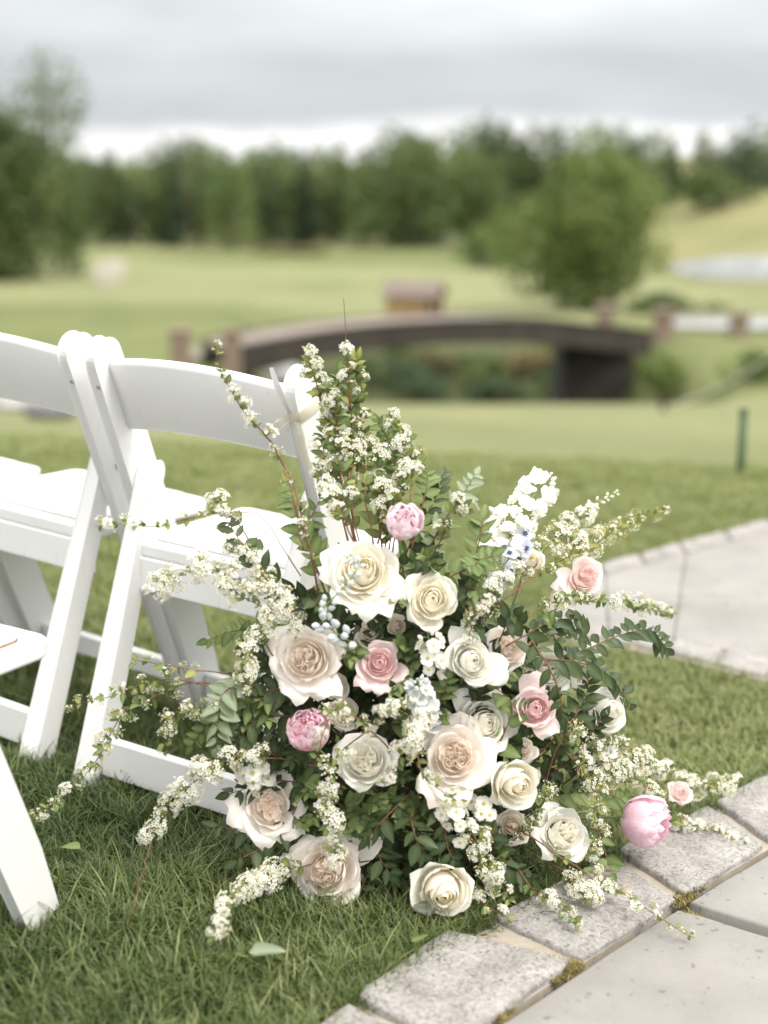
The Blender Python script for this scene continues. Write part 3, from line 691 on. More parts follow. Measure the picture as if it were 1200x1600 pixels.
# hut
hp = onterrain(648, 491); d = 64; x = (648-600)/FPX*d; z = ground(x, d); hw, hh = 2.15, 1.02
base_z = CAMH-d*(490-235)/FPX
hut = thing('wooden_hut', 'small tan wooden hut with brown pitched roof beyond the bridge', 'hut', Matrix.Translation((x, d, base_z-.12)) @ Matrix.Rotation(rad(-17), 4, 'Z'))
for k in range(8):
    mb = MB(); mb.box((-hw/2+.02, -.7, -.35 if k == 0 else k*.16), (hw/2-.35, -.66-.012*(k % 2), k*.16+.15)); obj('wall_board', mb.mesh('wall_board', M['hutwall']), hut)
mb = MB(); mb.box((-hw/2, -.655, -.3), (hw/2-.32, .7, 1.12)); obj('wall', mb.mesh('wall', M['hutwall']), hut)
mb = MB(); mb.box((hw/2-.315, -.62, -.3), (hw/2-.06, .68, 1.1)); obj('open_side', mb.mesh('open_side', M['hutdark']), hut)
for sx in (-.66, .66): 
    mb = MB(); mb.box((hw/2-.057, sx-.05, -.3), (hw/2+.03, sx+.05, 1.12)); obj('corner_post', mb.mesh('corner_post', M['hutwall']), hut)
for s in (-1, 1):
    mb = MB(); V = [(-hw/2-.15, s*.95, 1.08), (hw/2+.15, s*.95, 1.08), (hw/2+.15, 0, 1.62), (-hw/2-.15, 0, 1.62)]
    V2 = [(a, b, c+.06) for a, b, c in V]; mb.add(V+V2, [(0, 1, 2, 3)[::s], (4, 5, 6, 7)[::s], (0, 1, 5, 4), (2, 3, 7, 6), (0, 3, 7, 4), (1, 2, 6, 5)]); obj('roof', mb.mesh('roof', M['hutroof']), hut)
mb = MB()
for sx in (-hw/2+.01, hw/2-.07):
    mb = MB(); mb.add([(sx, -.66, 1.125), (sx, .66, 1.125), (sx, 0, 1.56), (sx+.04, -.66, 1.125), (sx+.04, .66, 1.125), (sx+.04, 0, 1.56)], [(0, 1, 2), (3, 5, 4), (0, 3, 4, 1), (1, 4, 5, 2), (2, 5, 3, 0)])
    obj('gable', mb.mesh('gable', M['hutwall']), hut)
# green post and rope on the lawn
def green_post(u, v0, v1, lab):
    b = onterrain(u, v1); d = b.y; h = (v1-v0)*d/FPX
    t = thing('marker_post', lab, 'post', Matrix.Translation((b.x, b.y, ground(b.x, b.y))))
    mb = MB(); s = 7.5*d/FPX; mb.add(*tube([Vector((0, 0, -.2)), Vector((0, 0, h*.96))], s, s*.92, 10)); obj('shaft', mb.mesh('shaft', M['greenpaint'], True), t)
    mb = MB(); mb.add(*tube([Vector((0, 0, h*.962)), Vector((0, 0, h))], s*1.1, s*.8, 10)); obj('cap', mb.mesh('cap', M['greenpaint'], True), t); return t
green_post(1157, 636, 738, 'green marker post standing on the lawn near the right edge')
a = onterrain(1038, 640); b = at(1330, 458, 17)
rp = thing('guy_rope', 'pale guy rope rising to the right from the edge of the lawn', 'rope', Matrix.Translation(a))
P = [a.lerp(b, t)-Z*.18*math.sin(math.pi*t) for t in np.linspace(0, 1, 14)]
obj('rope', mesh('rope', *tube([p-a for p in P], .014, .012, 6), M['rope']), rp)
mb = MB(); mb.add(*tube([Vector((.03, 0, -.25)), Vector((-.03, 0, .18))], .05, .05, 7)); obj('ground_stake', mb.mesh('ground_stake', M['bridgewood'], True), rp)
g2 = Vector((b.x, b.y, ground(b.x, b.y))); t = thing('tall_post', 'tall pale post holding the upper end of the guy rope', 'post', Matrix.Translation(g2))
obj('shaft', mesh('shaft', *tube([Vector((0, 0, -.3)), Vector((0, 0, b.z-g2.z+.1))], .06, .05, 8), M['rope']), t)
# boulders by the stream
def boulder(u, v, wpx, hpx, m, lab, seed):
    p = onterrain(u, v); d = p.y; r = random.Random(seed); V = []; F = []
    n1, n2 = 12, 7; sx, sz = wpx*d/FPX/2, hpx*d/FPX
    for j in range(n2):
        th = math.pi*(j+.5)/n2
        for i in range(n1):
            ph = 2*math.pi*i/n1; k = 1+.22*mnoise.noise(Vector((math.cos(ph)*1.5, math.sin(ph)*1.5, th*1.4+seed)))
            V.append((sx*k*math.sin(th)*math.cos(ph), sx*.8*k*math.sin(th)*math.sin(ph), sz*.5*k*math.cos(th)+sz*.35))
    for j in range(n2-1):
        for i in range(n1): F.append((j*n1+i, (j+1)*n1+i, (j+1)*n1+(i+1) % n1, j*n1+(i+1) % n1))
    F.append(tuple(range(n1))[::-1]); F.append(tuple(range((n2-1)*n1, n2*n1)))
    o = obj('boulder', mesh('boulder', V, F, m), None, Matrix.Translation((p.x, p.y, ground(p.x, p.y)))); tag(o, lab, 'boulder', 'boulders by the stream')
boulder(78, 652, 86, 26, M['boulderdark'], 'dark grey boulder behind the leftmost white chair back', 1)
boulder(432, 600, 80, 42, M['boulder'], 'pale boulder behind the ribbon on the chair post', 2)
boulder(20, 640, 60, 22, M['boulder'], 'pale grey boulder at the left edge beside the dark one', 3)
boulder(245, 628, 40, 16, M['boulder'], 'small pale boulder seen just under the middle chair back', 4)
# ================================================================== CHAIRS
HW = .22                                # half width of a chair
FT, ZT, FF, RF, ZP = -.2156, .79, .158, -.262, .545
PA = Vector((0, FT-FF, ZT)).normalized(); PN = Vector((0, -PA.z, PA.y))      # along the post, and its rear-facing normal
PLEN = math.hypot(FT-FF, ZT)
def extrude_x(outline, x0, x1, x0b=None, x1b=None):
    """outline: (y, z, taper 0..1) points; extruded between x0 and x1 (tapering to x0b/x1b at taper 1)"""
    x0b = x0 if x0b is None else x0b; x1b = x1 if x1b is None else x1b
    n = len(outline); V = [(x0+(x0b-x0)*t, y, z) for y, z, t in outline]+[(x1+(x1b-x1)*t, y, z) for y, z, t in outline]
    F = [tuple(range(n)), tuple(range(n, 2*n))[::-1]]+[(i, n+i, n+(i+1) % n, (i+1) % n)[::-1] for i in range(n)]
    return V, F
def post_outline():
    P = []; foot = Vector((0, FF, 0))
    sta = [(0, .032, .035), (.12, .033, .036), (.45, .035, .036), (.75, .033, .034), (PLEN-.033, .032, .032)]
    for s, a, b in sta: q = foot+PA*s-PN*b; P.append((q.y, q.z, 0))
    c = foot+PA*(PLEN-.032)
    for k in range(1, 12):
        a = math.pi*k/12; q = c-PN*(.032*math.cos(a))+PA*(.032*math.sin(a)); P.append((q.y, q.z, 0))
    for s, a, b in sta[::-1]: q = foot+PA*s+PN*a; P.append((q.y, q.z, 0))
    P[0] = (P[0][0], -.012, 0); P[-1] = (P[-1][0], -.012, 0); return P
def leg_outline():
    yp = FF+(FT-FF)*ZP/ZT; top = Vector((0, yp, ZP)); ft_ = Vector((0, RF, -.012)); a = (top-ft_).normalized(); n = Vector((0, -a.z, a.y)); Ln = (top-ft_).length
    P = []
    for s, w_ in ((0, .020), (.2, .019), (.4, .018), (Ln, .017)): q = ft_+a*s-n*w_; P.append((q.y, q.z, 1-s/Ln))
    for k in range(1, 9):
        an = math.pi*k/9; q = top-n*(.017*math.cos(an))+a*(.022*math.sin(an)); P.append((q.y, q.z, 0))
    for s, w_ in ((Ln, .017), (.4, .018), (.2, .019), (0, .020)): q = ft_+a*s+n*w_; P.append((q.y, q.z, 1-s/Ln))
    return P
def rounded_slab(x, y0, y1, z0, z1, r, seg=6, puff=0):
    O = []
    for cx, cy, a0 in ((x-r, y1-r, 0), (-x+r, y1-r, 90), (-x+r, y0+r, 180), (x-r, y0+r, 270)):
        for k in range(seg+1):
            a = rad(a0+90*k/seg); O.append((cx+r*math.cos(a), cy+r*math.sin(a)))
    n = len(O); V = [(a, b, z0) for a, b in O]+[(a, b, z1) for a, b in O]
    return V, [tuple(range(n))[::-1], tuple(range(n, 2*n))]+[(i, (i+1) % n, n+(i+1) % n, n+i) for i in range(n)]
def backrest():
    V = []; F = []; nx = 18; foot = Vector((0, FF, 0)); st, sb = PLEN-.048, PLEN-.172
    prof_ = []
    for k in range(5): a = math.pi*k/4; prof_.append((1, math.cos(a), math.sin(a)))
    for k in range(5): a = math.pi+math.pi*k/4; prof_.append((0, math.cos(a), math.sin(a)))
    m = len(prof_); th = .0095
    for i in range(nx+1):
        t = -1+2*i/nx; x = t*.1975; arch = .030*(1-t*t); bul = .020*(1-t*t)
        for top, c_, s_ in prof_:
            s = (st if top else sb)+arch*(1.0 if top else .9)+s_*th
            q = foot+PA*s+PN*(bul-.004+c_*th*-1); V.append((x, q.y, q.z))
    for i in range(nx):
        for k in range(m): F.append((i*m+k, i*m+(k+1) % m, (i+1)*m+(k+1) % m, (i+1)*m+k))
    F.append(tuple(range(m))[::-1]); F.append(tuple(range(nx*m, (nx+1)*m))); return V, F
def disc(r, d, n=10):
    V = [(d*.5, r*math.cos(2*math.pi*k/n), r*math.sin(2*math.pi*k/n)) for k in range(n)]+[(-d*.5, r*math.cos(2*math.pi*k/n), r*math.sin(2*math.pi*k/n)) for k in range(n)]
    return V, [tuple(range(n)), tuple(range(n, 2*n))[::-1]]+[(k, n+k, n+(k+1) % n, (k+1) % n) for k in range(n)]
CM = {}
for s, nm in ((-1, 'L'), (1, 'R')):
    a, b = sorted((s*HW, s*(HW-.0235))); CM['post'+nm] = mesh('post', *extrude_x(post_outline(), a, b), M['chair'], False)
    o_, i_, ib = s*(HW-.0255), s*(HW-.0575), s*(HW-.071); ob = s*(HW-.0245)
    CM['leg'+nm] = mesh('rear_leg', *(extrude_x(leg_outline(), o_, i_, ob, ib) if s < 0 else extrude_x(leg_outline(), i_, o_, ib, ob)), M['chair'], False)
CM['back'] = mesh('backrest', *backrest(), M['chair'], True)
CM['seat'] = mesh('seat', *rounded_slab(.190, -.145, .212, .398, .424, .038), M['chair'], False)
CM['pad'] = mesh('seat_pad', *rounded_slab(.160, -.118, .172, .4245, .4375, .024), M['pad'], False)
CM['welt'] = mesh('pad_welt', *rounded_slab(.1615, -.1195, .1735, .4238, .4275, .025), M['rust'], False)
mb = MB(); mb.box((-.1945, -.150, .336), (.1945, -.130, .3975)); CM['apron'] = mb.mesh('rear_apron', M['chair'])
ya = RF+.012
mb = MB(); mb.box((-.150, ya-.008, .012), (.150, ya+.014, .082)); CM['rbar'] = mb.mesh('rear_stretcher', M['chair'])
yb = FF+(FT-FF)*.075/ZT
mb = MB(); mb.box((-.196, yb-.014, .052), (.196, yb+.010, .094)); CM['fbar'] = mb.mesh('front_stretcher', M['chair'])
CM['bolt'] = mesh('bolt', *disc(.0075, .004), M['hole'], False); CM['rim'] = mesh('bolt_rim', *disc(.0118, .0022), M['rust'], False)
CM['screw'] = mesh('screw', *disc(.004, .003), M['boulder'], False)
yp = FF+(FT-FF)*ZP/ZT
def chair(x, y, yaw, label, rusty=True, welt=False, dz=0, lean=0):
    t = thing('folding_chair', label, 'chair', NEAR @ Matrix.Translation((x, y, dz)) @ Matrix.Rotation(yaw, 4, 'Z') @ Matrix.Rotation(lean, 4, 'X'), 'white folding chairs set out on the lawn')
    for k in 'LR':
        bevel(obj('post', CM['post'+k], t), .0045, 3); bevel(obj('rear_leg', CM['leg'+k], t), .003)
        s = -1 if k == 'L' else 1
        b = obj('bolt', CM['bolt'], t, Matrix.Translation((s*(HW+.0022), yp, ZP)))
        if rusty: obj('bolt_rim', CM['rim'], t, Matrix.Translation((s*(HW+.0004), yp, ZP)))
        q = Vector((0, FF, 0))+PA*(PLEN-.075)+PN*.0328
        obj('screw', CM['screw'], t, Matrix.Translation((s*(HW-.012), q.y, q.z)) @ Matrix((PN, Vector((1, 0, 0)), PA)).transposed().to_4x4())
    obj('backrest', CM['back'], t)
    bevel(obj('seat', CM['seat'], t), .006, 3); bevel(obj('seat_pad', CM['pad'], t), .005, 3)
    if welt: obj('pad_welt', CM['welt'], t)
    bevel(obj('rear_apron', CM['apron'], t), .003); bevel(obj('rear_stretcher', CM['rbar'], t), .003); bevel(obj('front_stretcher', CM['fbar'], t), .003)
    return t
ch2 = chair(-.2247, 2.7241, -.523, 'white folding chair right behind the flowers with a cream ribbon on its post')
ch1 = chair(-.6248, 2.9803, -.58, 'white folding chair second from the flowers, its post showing a rusty bolt hole')
ch0 = chair(-1.0137, 3.1839, -.60, 'white folding chair at the far left of the row showing only its seat corner')
ch3 = chair(-.728, 2.0159, -.4745, 'white folding chair in the nearer row cut off by the left edge', welt=True)
# cream ribbon tied round the post of the right-hand chair
q = Vector((0, FF, 0))+PA*(PLEN-.068)
rb_ = thing('ribbon', 'cream silk ribbon tied around the post of the white chair behind the flowers', 'ribbon', ch2.matrix_basis @ Matrix.Translation((HW-.012, q.y, q.z)) @ Matrix((Vector((1, 0, 0)), -PN, PA)).transposed().to_4x4())
V = []; F = []; ringp = [(-.0145, -.036), (0, -.0385), (.0145, -.036), (.0165, 0), (.0145, .036), (0, .0385), (-.0145, .036), (-.0165, 0)]
for k, (a, b) in enumerate(ringp):
    for z in (-.010, 0, .010): V.append((a*(1.06 if z == 0 else 1), b*(1.03 if z == 0 else 1), z+.003*math.sin(k)))
for k in range(8):
    for j in range(2): F.append((k*3+j, ((k+1) % 8)*3+j, ((k+1) % 8)*3+j+1, k*3+j+1))
obj('band', mesh('band', V, F, M['ribbon']), rb_)
def strap(name, pts, wd, parent, m, across):
    P = catmull(pts, 14); V = []; F = []
    for i, p in enumerate(P):
        c = Vector(across); c.normalize(); ww = wd*(1-.25*math.sin(i*.5))
        V += [p-c*ww, p+Vector((0, .001, 0)), p+c*ww]
    for i in range(len(P)-1): F += [(i*3, i*3+1, i*3+4, i*3+3), (i*3+1, i*3+2, i*3+5, i*3+4)]
    return obj(name, mesh(name, V, F, m), parent)
strap('bow_loop', [(-.004, -.036, 0), (-.018, -.045, .002), (-.034, -.046, -.008), (-.040, -.045, -.028), (-.033, -.044, -.030), (-.02, -.042, -.012), (-.004, -.038, -.002)], .0065, rb_, M['ribbon'], (.5, .2, .8))
strap('tail', [(-.004, -.037, .002), (-.002, -.046, .03), (-.010, -.046, .062), (-.02, -.038, .092)], .0055, rb_, M['pad'], (1, 0, .25))
strap('tail', [(.004, -.037, -.002), (.012, -.042, -.025), (.008, -.044, -.06), (.016, -.042, -.10)], .0055, rb_, M['ribbon'], (1, .3, .2))
# ================================================================== THE FLOOR ARRANGEMENT
def gdepth(u, v): return (hit(u, v)-CAM).dot(FWD)
def dsurf(u, v):
    q = max(0, 1-((u-640)/400)**2-((v-1130)/420)**2)
    d = 2.50-.17*(1350-v)/800-.14*math.sqrt(q)+.0006*max(0, u-780)
    return min(d, gdepth(u, v)-.03) if v > 900 else d
def surf(u, v, dd=0.0):
    d = dsurf(u, v)+dd
    if v > 900: d = min(d, gdepth(u, v)-.012)
    return at(u, v, d)
BASE = hit(690, 1318)
def face(u, v, a=None, b=None, p=None):
    """bloom axis: towards the camera, tipped a to the right and b up"""
    p = surf(u, v) if p is None else p; V = (CAM-p).normalized(); R = FWD.cross(Vector((0, 0, 1))).normalized(); U = R.cross(FWD).normalized()
    a = (u-660)/520 if a is None else a; b = (1080-v)/520+.12 if b is None else b
    return (V+R*a+U*b).normalized()

# ---------------------------------------------------------------- petals
def petal(name, r, phi, prof4, wmax, curl, ruf, tint0, tint1, R, mat, parent, off=(0, 0), tipd=.10, notch=0, cap=2.5, point=.05):
    A, B, C, D = prof4; nS, nT = 8, 9; V = []; F = []; T = []; SD = []; AL = []; p1, p2 = r.uniform(0, 6.28), r.uniform(0, 6.28); tw = r.uniform(-.06, .09)
    fold = r.uniform(-.5, .5)
    for j in range(nT+1):
        t = j/nT; u_ = 1-t
        rr0 = u_**3*A[0]+3*u_*u_*t*B[0]+3*u_*t*t*C[0]+t**3*D[0]; z0 = u_**3*A[1]+3*u_*u_*t*B[1]+3*u_*t*t*C[1]+t**3*D[1]
        w_ = wmax*min(1, .16+(t/.5)**.75*.84)*(1 if t < .62 else math.sqrt(max(0, 1-((t-.62)/.44)**2)))
        for i in range(nS+1):
            s = -1+2*i/nS
            rr = rr0*(1+tw*s); z = z0
            ang = phi+max(-cap, min(cap, s*w_/max(rr0, .30*wmax)))
            if t > .6:
                q = (t-.6)/.4; z -= tipd*q*abs(s)**2.2-point*q*(1-abs(s))
                z -= curl*q*q*(.55+.45*abs(s)+fold*s*.5); rr += curl*q*q*(.75+.5*abs(s)**2)
                z -= notch*q*math.exp(-(s/.25)**2)
            z += ruf*math.sin(3.1*s+p1)*t*t; rr += ruf*1.2*math.sin(4.3*s+p2)*t*t
            if j >= nT-1 or abs(s) > .9:
                z += r.uniform(-.012, .012); rr += r.uniform(-.012, .012)*(rr0 > .2)
            SD.append(s); AL.append(t)
            V.append(((rr*math.cos(ang)+off[0])*R, (rr*math.sin(ang)+off[1])*R, z*R)); T.append(tint0+(tint1-tint0)*t)
    n = nS+1
    for j in range(nT):
        for i in range(nS): F.append((j*n+i, j*n+i+1, (j+1)*n+i+1, (j+1)*n+i))
    return obj(name, mesh(name, V, F, mat, True, None, {'tint': T, 'side': SD, 'along': AL}), parent)
def stem_part(t, p, ax, r=.0021, m=None, tgt=None):
    inv = t.matrix_basis.inverted(); s0 = p-ax*.02; tgt = BASE+Vector((0, 0, .02)) if tgt is None else tgt
    mid = s0.lerp(tgt, .5)-ax*.03
    P = [inv @ q for q in catmull([s0, s0-ax*.03, mid, tgt], 9)]; k = 1/t.matrix_basis.to_scale().x
    obj('stem', mesh('stem', *tube(P, r*k, r*k*1.2, 6), m or M['greenstem']), t)
def bloom(kind, u, v, dpx, mat, label, cat='rose', dd=0.0, a=None, b=None, seed=0, group=None, openness=1.0, n=None, name=None, ext=()):
    r = random.Random(seed*31+int(u*7+v)); p = surf(u, v, dd); D = (p-CAM).dot(FWD); R = dpx/2*D/FPX*.90; a = (a if a is not None else 0)+r.uniform(-.16, .16); b = (b if b is not None else .1)+r.uniform(-.14, .14); ax = face(u, v, a, b, p); openness *= r.uniform(.82, 1.02)
    t = thing(name or 'rose', label, cat, frame(ax, p, None, r.uniform(0, 6.28)) @ Matrix.Diagonal((r.uniform(.93, 1.05), r.uniform(.93, 1.05), 1, 1)), group); m = M[mat]
    if kind in ('open', 'spray', 'bud'):
        n = n or {'open': 23, 'spray': 16, 'bud': 17}[kind]; w0 = r.uniform(0, 6.28)
        for i in range(n):
            k = i/(n-1); kk = k*openness
            if kind == 'bud':
                r2 = .05+.66*kk**1.1; z2 = .66-.28*k**1.6; r1 = .30+.38*k; z1 = -.52; curl = .20*max(0, k-.55)/.45
            else:
                r2 = .045+.92*kk**1.30; z2 = .50-.36*kk**1.8; r1 = .24+.56*k; z1 = -.44; curl = .20*max(0, k-.45)/.55
            z2 += r.uniform(-.035, .035)*(1+1.4*k); r2 *= r.uniform(1-.06-.07*k, 1.05+.06*k)
            C = (max(r2*1.08+.05, r1*.8), z1+(z2-z1)*.72)
            petal('petal', r, w0+i*2.39996+r.uniform(-.3, .3)*(1+k), ((.03, -.5), (r1, z1-.05), C, (r2, z2)), .27+.58*k, curl*r.uniform(.5, 1.4), .004+.016*k, .02+.5*k, .22+.78*min(1, k*1.15), R, m, t, cap=2.3, point=.06*k+.02, tipd=.10+.10*k)
    elif kind == 'garden':
        n = n or 36; ni = int(n*.58); nq = 4; w0 = r.uniform(0, 6.28)
        for i in range(ni):                # quartered heart
            qn = i % nq; k = (i//nq)/max(1, ni//nq-1); ca = w0+qn*2*math.pi/nq; co = .20+.04*r.uniform(-1, 1)
            r2 = .035+.21*k; z2 = .40+.05*(1-k)+r.uniform(-.04, .04)
            petal('petal', r, r.uniform(0, 6.28), ((.03, -.05), (r2*1.1+.03, .02), (r2*1.15, .2), (r2, z2)), .16+.20*k, .02*k, .022, .05+.25*k, .25+.3*k, R, m, t, off=(co*math.cos(ca), co*math.sin(ca)), tipd=.05, cap=2.4)
        for i in range(n-ni):
            k = i/(n-ni-1); r2 = (.42+.54*k**1.25)*r.uniform(.9, 1.12); z2 = .40-.32*k**1.6+r.uniform(-.07, .07); r1 = .45+.33*k; curl = .22*max(0, k-.35)/.65
            petal('petal', r, w0+i*2.39996+r.uniform(-.5, .5), ((.03, -.5), (r1, -.46), (max(r2*1.08, r1*.9), .02+.06*(1-k)), (r2, z2)), .46+.36*k, curl*r.uniform(.5, 1.5), .008+.018*k, .35+.3*k, .6+.4*k, R, m, t, point=.10*k, tipd=.14)
    elif kind == 'ball':
        n = n or 24
        for i in range(16):                # crinkled heart showing at the top
            rr_ = .08+.05*(i % 4)+.022*i; petal('petal', r, i*2.4, ((.05, .1), (rr_+.2, .3), (rr_+.14, .7), (rr_*.9, .90+r.uniform(-.10, .08))), .26, .03, .07, .1, .55, R, m, t, tipd=.05, notch=.12)
        for i in range(n):
            k = i/(n-1); sc = .80+.20*k+r.uniform(-.03, .05); top = r.uniform(.5, .98)-.35*k*r.random(); rt_ = r.uniform(.42, .72)+.25*k
            petal('petal', r, i*2.39996+r.uniform(-.3, .3), ((.04, -.80*sc), (.98*sc, -.92*sc), (1.16*sc, .45), (rt_*sc, top)), .44+.20*r.random(), .02+.06*r.random()*k, .042, .15+.4*r.random(), .5+.5*r.random(), R, m, t, tipd=.20, notch=.18*r.random(), point=0)
    elif kind == 'tulip':                  # half-open peony of broad lobes
        n = n or 15
        for i in range(n):
            k = i/(n-1); sc = .62+.34*k
            petal('petal', r, i*2.39996, ((.04, -.85*sc), (1.0*sc, -.9*sc), (1.22*sc, .45), (r.uniform(.42, .75)*sc+.12*k, 1.0-r.uniform(.1, .5)*k)), .66, .10*k*r.random(), .05, .2+.4*r.random(), .55+.45*r.random(), R, m, t, tipd=.24, notch=.26*r.random(), point=0)
    inv3 = t.matrix_basis.to_3x3().inverted(); Rv = RGT; Uv = UPV
    for deg, ln in ext:                     # loose guard petals that stand out of the outline
        lv = inv3 @ (Rv*math.cos(rad(deg))+Uv*math.sin(rad(deg))); ph = math.atan2(lv.y, lv.x)
        petal('petal', r, ph, ((.03, -.5), (.70, -.46), (.98*ln, -.05), (1.0*ln, .06+r.uniform(-.08, .08))), .60+.06*r.random(), r.uniform(.10, .28), .03, .5, 1, R, m, t, point=.12, tipd=.12)
    for i in range(4):                      # sepals behind the bloom
        petal('sepal', r, i*1.57+r.uniform(-.2, .2), ((.03, -.56), (.18, -.58), (.34, -.52), (.5, -.42)), .10, .1, .01, 0, 1, R, M['sepal'], t, tipd=.1)
    stem_part(t, p, ax); return t
M['sepal'] = m_simple('sepal_green', (.13, .20, .07), (.20, .28, .11), 60, rough=.5)
G1 = 'roses of the floor arrangement'
BLOOMS = [
 ('open', 568, 892, 122, 'cream', 'largest creamy white open rose at the top of the flower bank', 'rose', 0, -.05, .18, dict(n=28, ext=[(-75, 1.2), (-38, 1.12), (172, 1.12), (-120, 1.1)])),
 ('open', 675, 938, 100, 'cream', 'cream rose with golden heart just right of the largest white rose', 'rose', 0, .12, .12, dict(ext=[(150, 1.1)])),
 ('garden', 479, 1030, 114, 'blush', 'blush ivory garden rose at the left of the flower bank beside blue buds', 'rose', 0, -.12, .06, dict(ext=[(35, 1.2), (150, 1.15), (-120, 1.18), (-60, 1.12)])),
 ('spray', 593, 1036, 74, 'pink', 'small pink spray rose in the middle of the arrangement', 'rose', .01, .05, .25, dict(n=20, ext=[(-80, 1.4), (-35, 1.25), (-125, 1.3)])),
 ('open', 737, 1034, 98, 'white', 'white rose with smooth petals right of the small pink spray rose', 'rose', 0, .15, .1, dict(ext=[(-15, 1.15), (100, 1.1)])),
 ('garden', 792, 1012, 78, 'blush', 'pale blush rose tucked behind the smooth white rose', 'rose', .06, .35, .25, dict(n=28)),
 ('spray', 580, 990, 54, 'beige', 'left one of two shaded beige spray roses under the largest white rose', 'rose', .06, -.1, .2, {}),
 ('spray', 620, 978, 46, 'beige', 'right one of two shaded beige spray roses under the largest white rose', 'rose', .07, .2, .2, {}),
 ('spray', 527, 1072, 56, 'white', 'ivory spray rose below the left blush garden rose', 'rose', .04, .35, .1, {}),
 ('spray', 538, 1113, 60, 'beige', 'ivory beige spray rose right of the streaked pink peony', 'rose', .05, .2, .0, {}),
 ('garden', 572, 1190, 110, 'white', 'greenish white rose with many petals below the centre of the arrangement', 'rose', -.01, -.05, .3, dict(n=40)),
 ('garden', 712, 1184, 122, 'blush', 'big blush garden rose right of centre with tall outer petals', 'rose', 0, .1, .06, dict(n=40, ext=[(122, 1.35), (85, 1.25), (-130, 1.25), (-95, 1.15)])),
 ('open', 757, 1132, 102, 'white', 'white rose behind and above the big blush garden rose', 'rose', .045, .3, .2, dict(ext=[(65, 1.2), (115, 1.2), (10, 1.15)])),
 ('spray', 836, 1108, 80, 'pink', 'pink rose with deep pink heart right of the white roses', 'rose', 0, .12, .16, dict(n=22, ext=[(95, 1.55), (-60, 1.15)])),
 ('bud', 804, 1222, 112, 'cream', 'cream rose seen from the side below the pink rose', 'rose', -.02, .55, -.25, dict(openness=1.05)),
 ('garden', 420, 1262, 100, 'blush', 'blush rose with wide outer petals at lower left above the grass', 'rose', 0, -.1, .05, dict(n=26, ext=[(20, 1.22), (58, 1.28), (185, 1.28), (-50, 1.15)])),
 ('garden', 512, 1358, 116, 'blush', 'blush garden rose resting low on the grass at the front', 'rose', -.02, -.1, -.15, dict(n=36, ext=[(42, 1.5), (150, 1.12)])),
 ('bud', 692, 1388, 128, 'cream', 'pale yellow rose drooping onto the grass beside the kerb', 'rose', -.07, .10, -.55, dict(openness=1.15)),
 ('garden', 880, 1302, 98, 'white', 'ruffled ivory white rose low at the right of the flower bank', 'rose', .0, .45, .25, dict(n=36)),
 ('spray', 800, 1292, 66, 'beige', 'shaded ivory spray rose behind thin dark twigs at lower right', 'rose', .05, .1, .1, {}),
 ('open', 857, 1048, 96, 'white', 'white rose half hidden behind the dark leaf sprig at right', 'rose', .055, .4, .3, {}),
 ('bud', 946, 1112, 104, 'white', 'cream rose turned sideways at the right edge of the arrangement', 'rose', .06, .75, .05, {}),
 ('garden', 914, 902, 72, 'palepink', 'small pink garden rose at upper right above the side path', 'rose', .16, .6, .2, dict(n=28, ext=[(185, 1.5), (205, 1.35)])),
 ('open', 828, 876, 56, 'cream', 'blurred cream rose below the white stock flowers', 'rose', .14, .3, .3, dict(n=18)),
 ('spray', 1062, 1238, 56, 'palepink', 'small blush rose lying on the kerb at far right', 'rose', .02, .6, .1, {}),
 ('spray', 818, 1170, 48, 'blush', 'small blush bud rose in shade between pink and cream roses', 'rose', .06, .3, .2, {}),
]
for k, (kind, u, v, d, m, lab, cat, dd, a, b, kw) in enumerate(BLOOMS):
    bloom(kind, u, v, d, m, lab, cat, dd, a, b, k, G1, **kw)
G2 = 'pink peonies of the floor arrangement'
bloom('ball', 483, 1142, 80, 'peony', 'round pink peony with deep pink streaks at the left of the arrangement', 'peony', -.01, -.1, .55, 50, G2, name='peony')
bloom('ball', 631, 816, 66, 'peonylight', 'closed pale pink peony at the top of the arrangement', 'peony', -.01, .1, .55, 51, G2, name='peony')
bloom('tulip', 1006, 1282, 96, 'peonypink', 'pink peony with broad lobes hanging over the kerb at right', 'peony', -.06, 1.5, -.15, 52, G2, name='peony')
# the showy loose outer petals
def guard(u, v, dpx, mat, seedp, items, dd=0):
    pass

# ---------------------------------------------------------------- leaves, florets, clusters
def leaf_mesh(L_, W_, fold, bend, seed, pointy=1.0):
    r = random.Random(seed); V = []; F = []; rib = []; st = 6
    for j in range(st+1):
        t = j/st; w_ = W_*math.sin(math.pi*min(1, t**(.8 if pointy > .5 else .62)))**(1.0 if pointy > .5 else .7)
        if j == 0: w_ = W_*.05
        if j == st: w_ = 0
        y = L_*t; z = -bend*L_*t*t; wv = .06*W_*math.sin(t*7+seed)
        V += [(-w_, y, z+fold*w_+wv), (0, y, z), (w_, y, z+fold*w_-wv)]; rib += [0, 1, 0]
    for j in range(st):
        b = j*3; F += [(b, b+1, b+4, b+3), (b+1, b+2, b+5, b+4)]
    return V, F, rib
def leafset(mat, pointy, W_=.28, name='leaf'):
    R_ = []
    for k in range(5):
        V, F, rib = leaf_mesh(1, W_*(.85+.09*k), .18+.1*(k % 3), (-.12, .1, .25, .4, .05)[k], k, pointy)
        R_.append(mesh(name, V, F, mat, True, None, {'rib': rib}))
    return R_
LS = {'mid': leafset(M['leafmid'], .3), 'yellow': leafset(M['leafyellow'], .3), 'dark': leafset(M['leafdark'], 1, .23), 'grey': leafset(M['leafgrey'], .3, .30), 'core': leafset(M['leafcore'], 1, .27)}
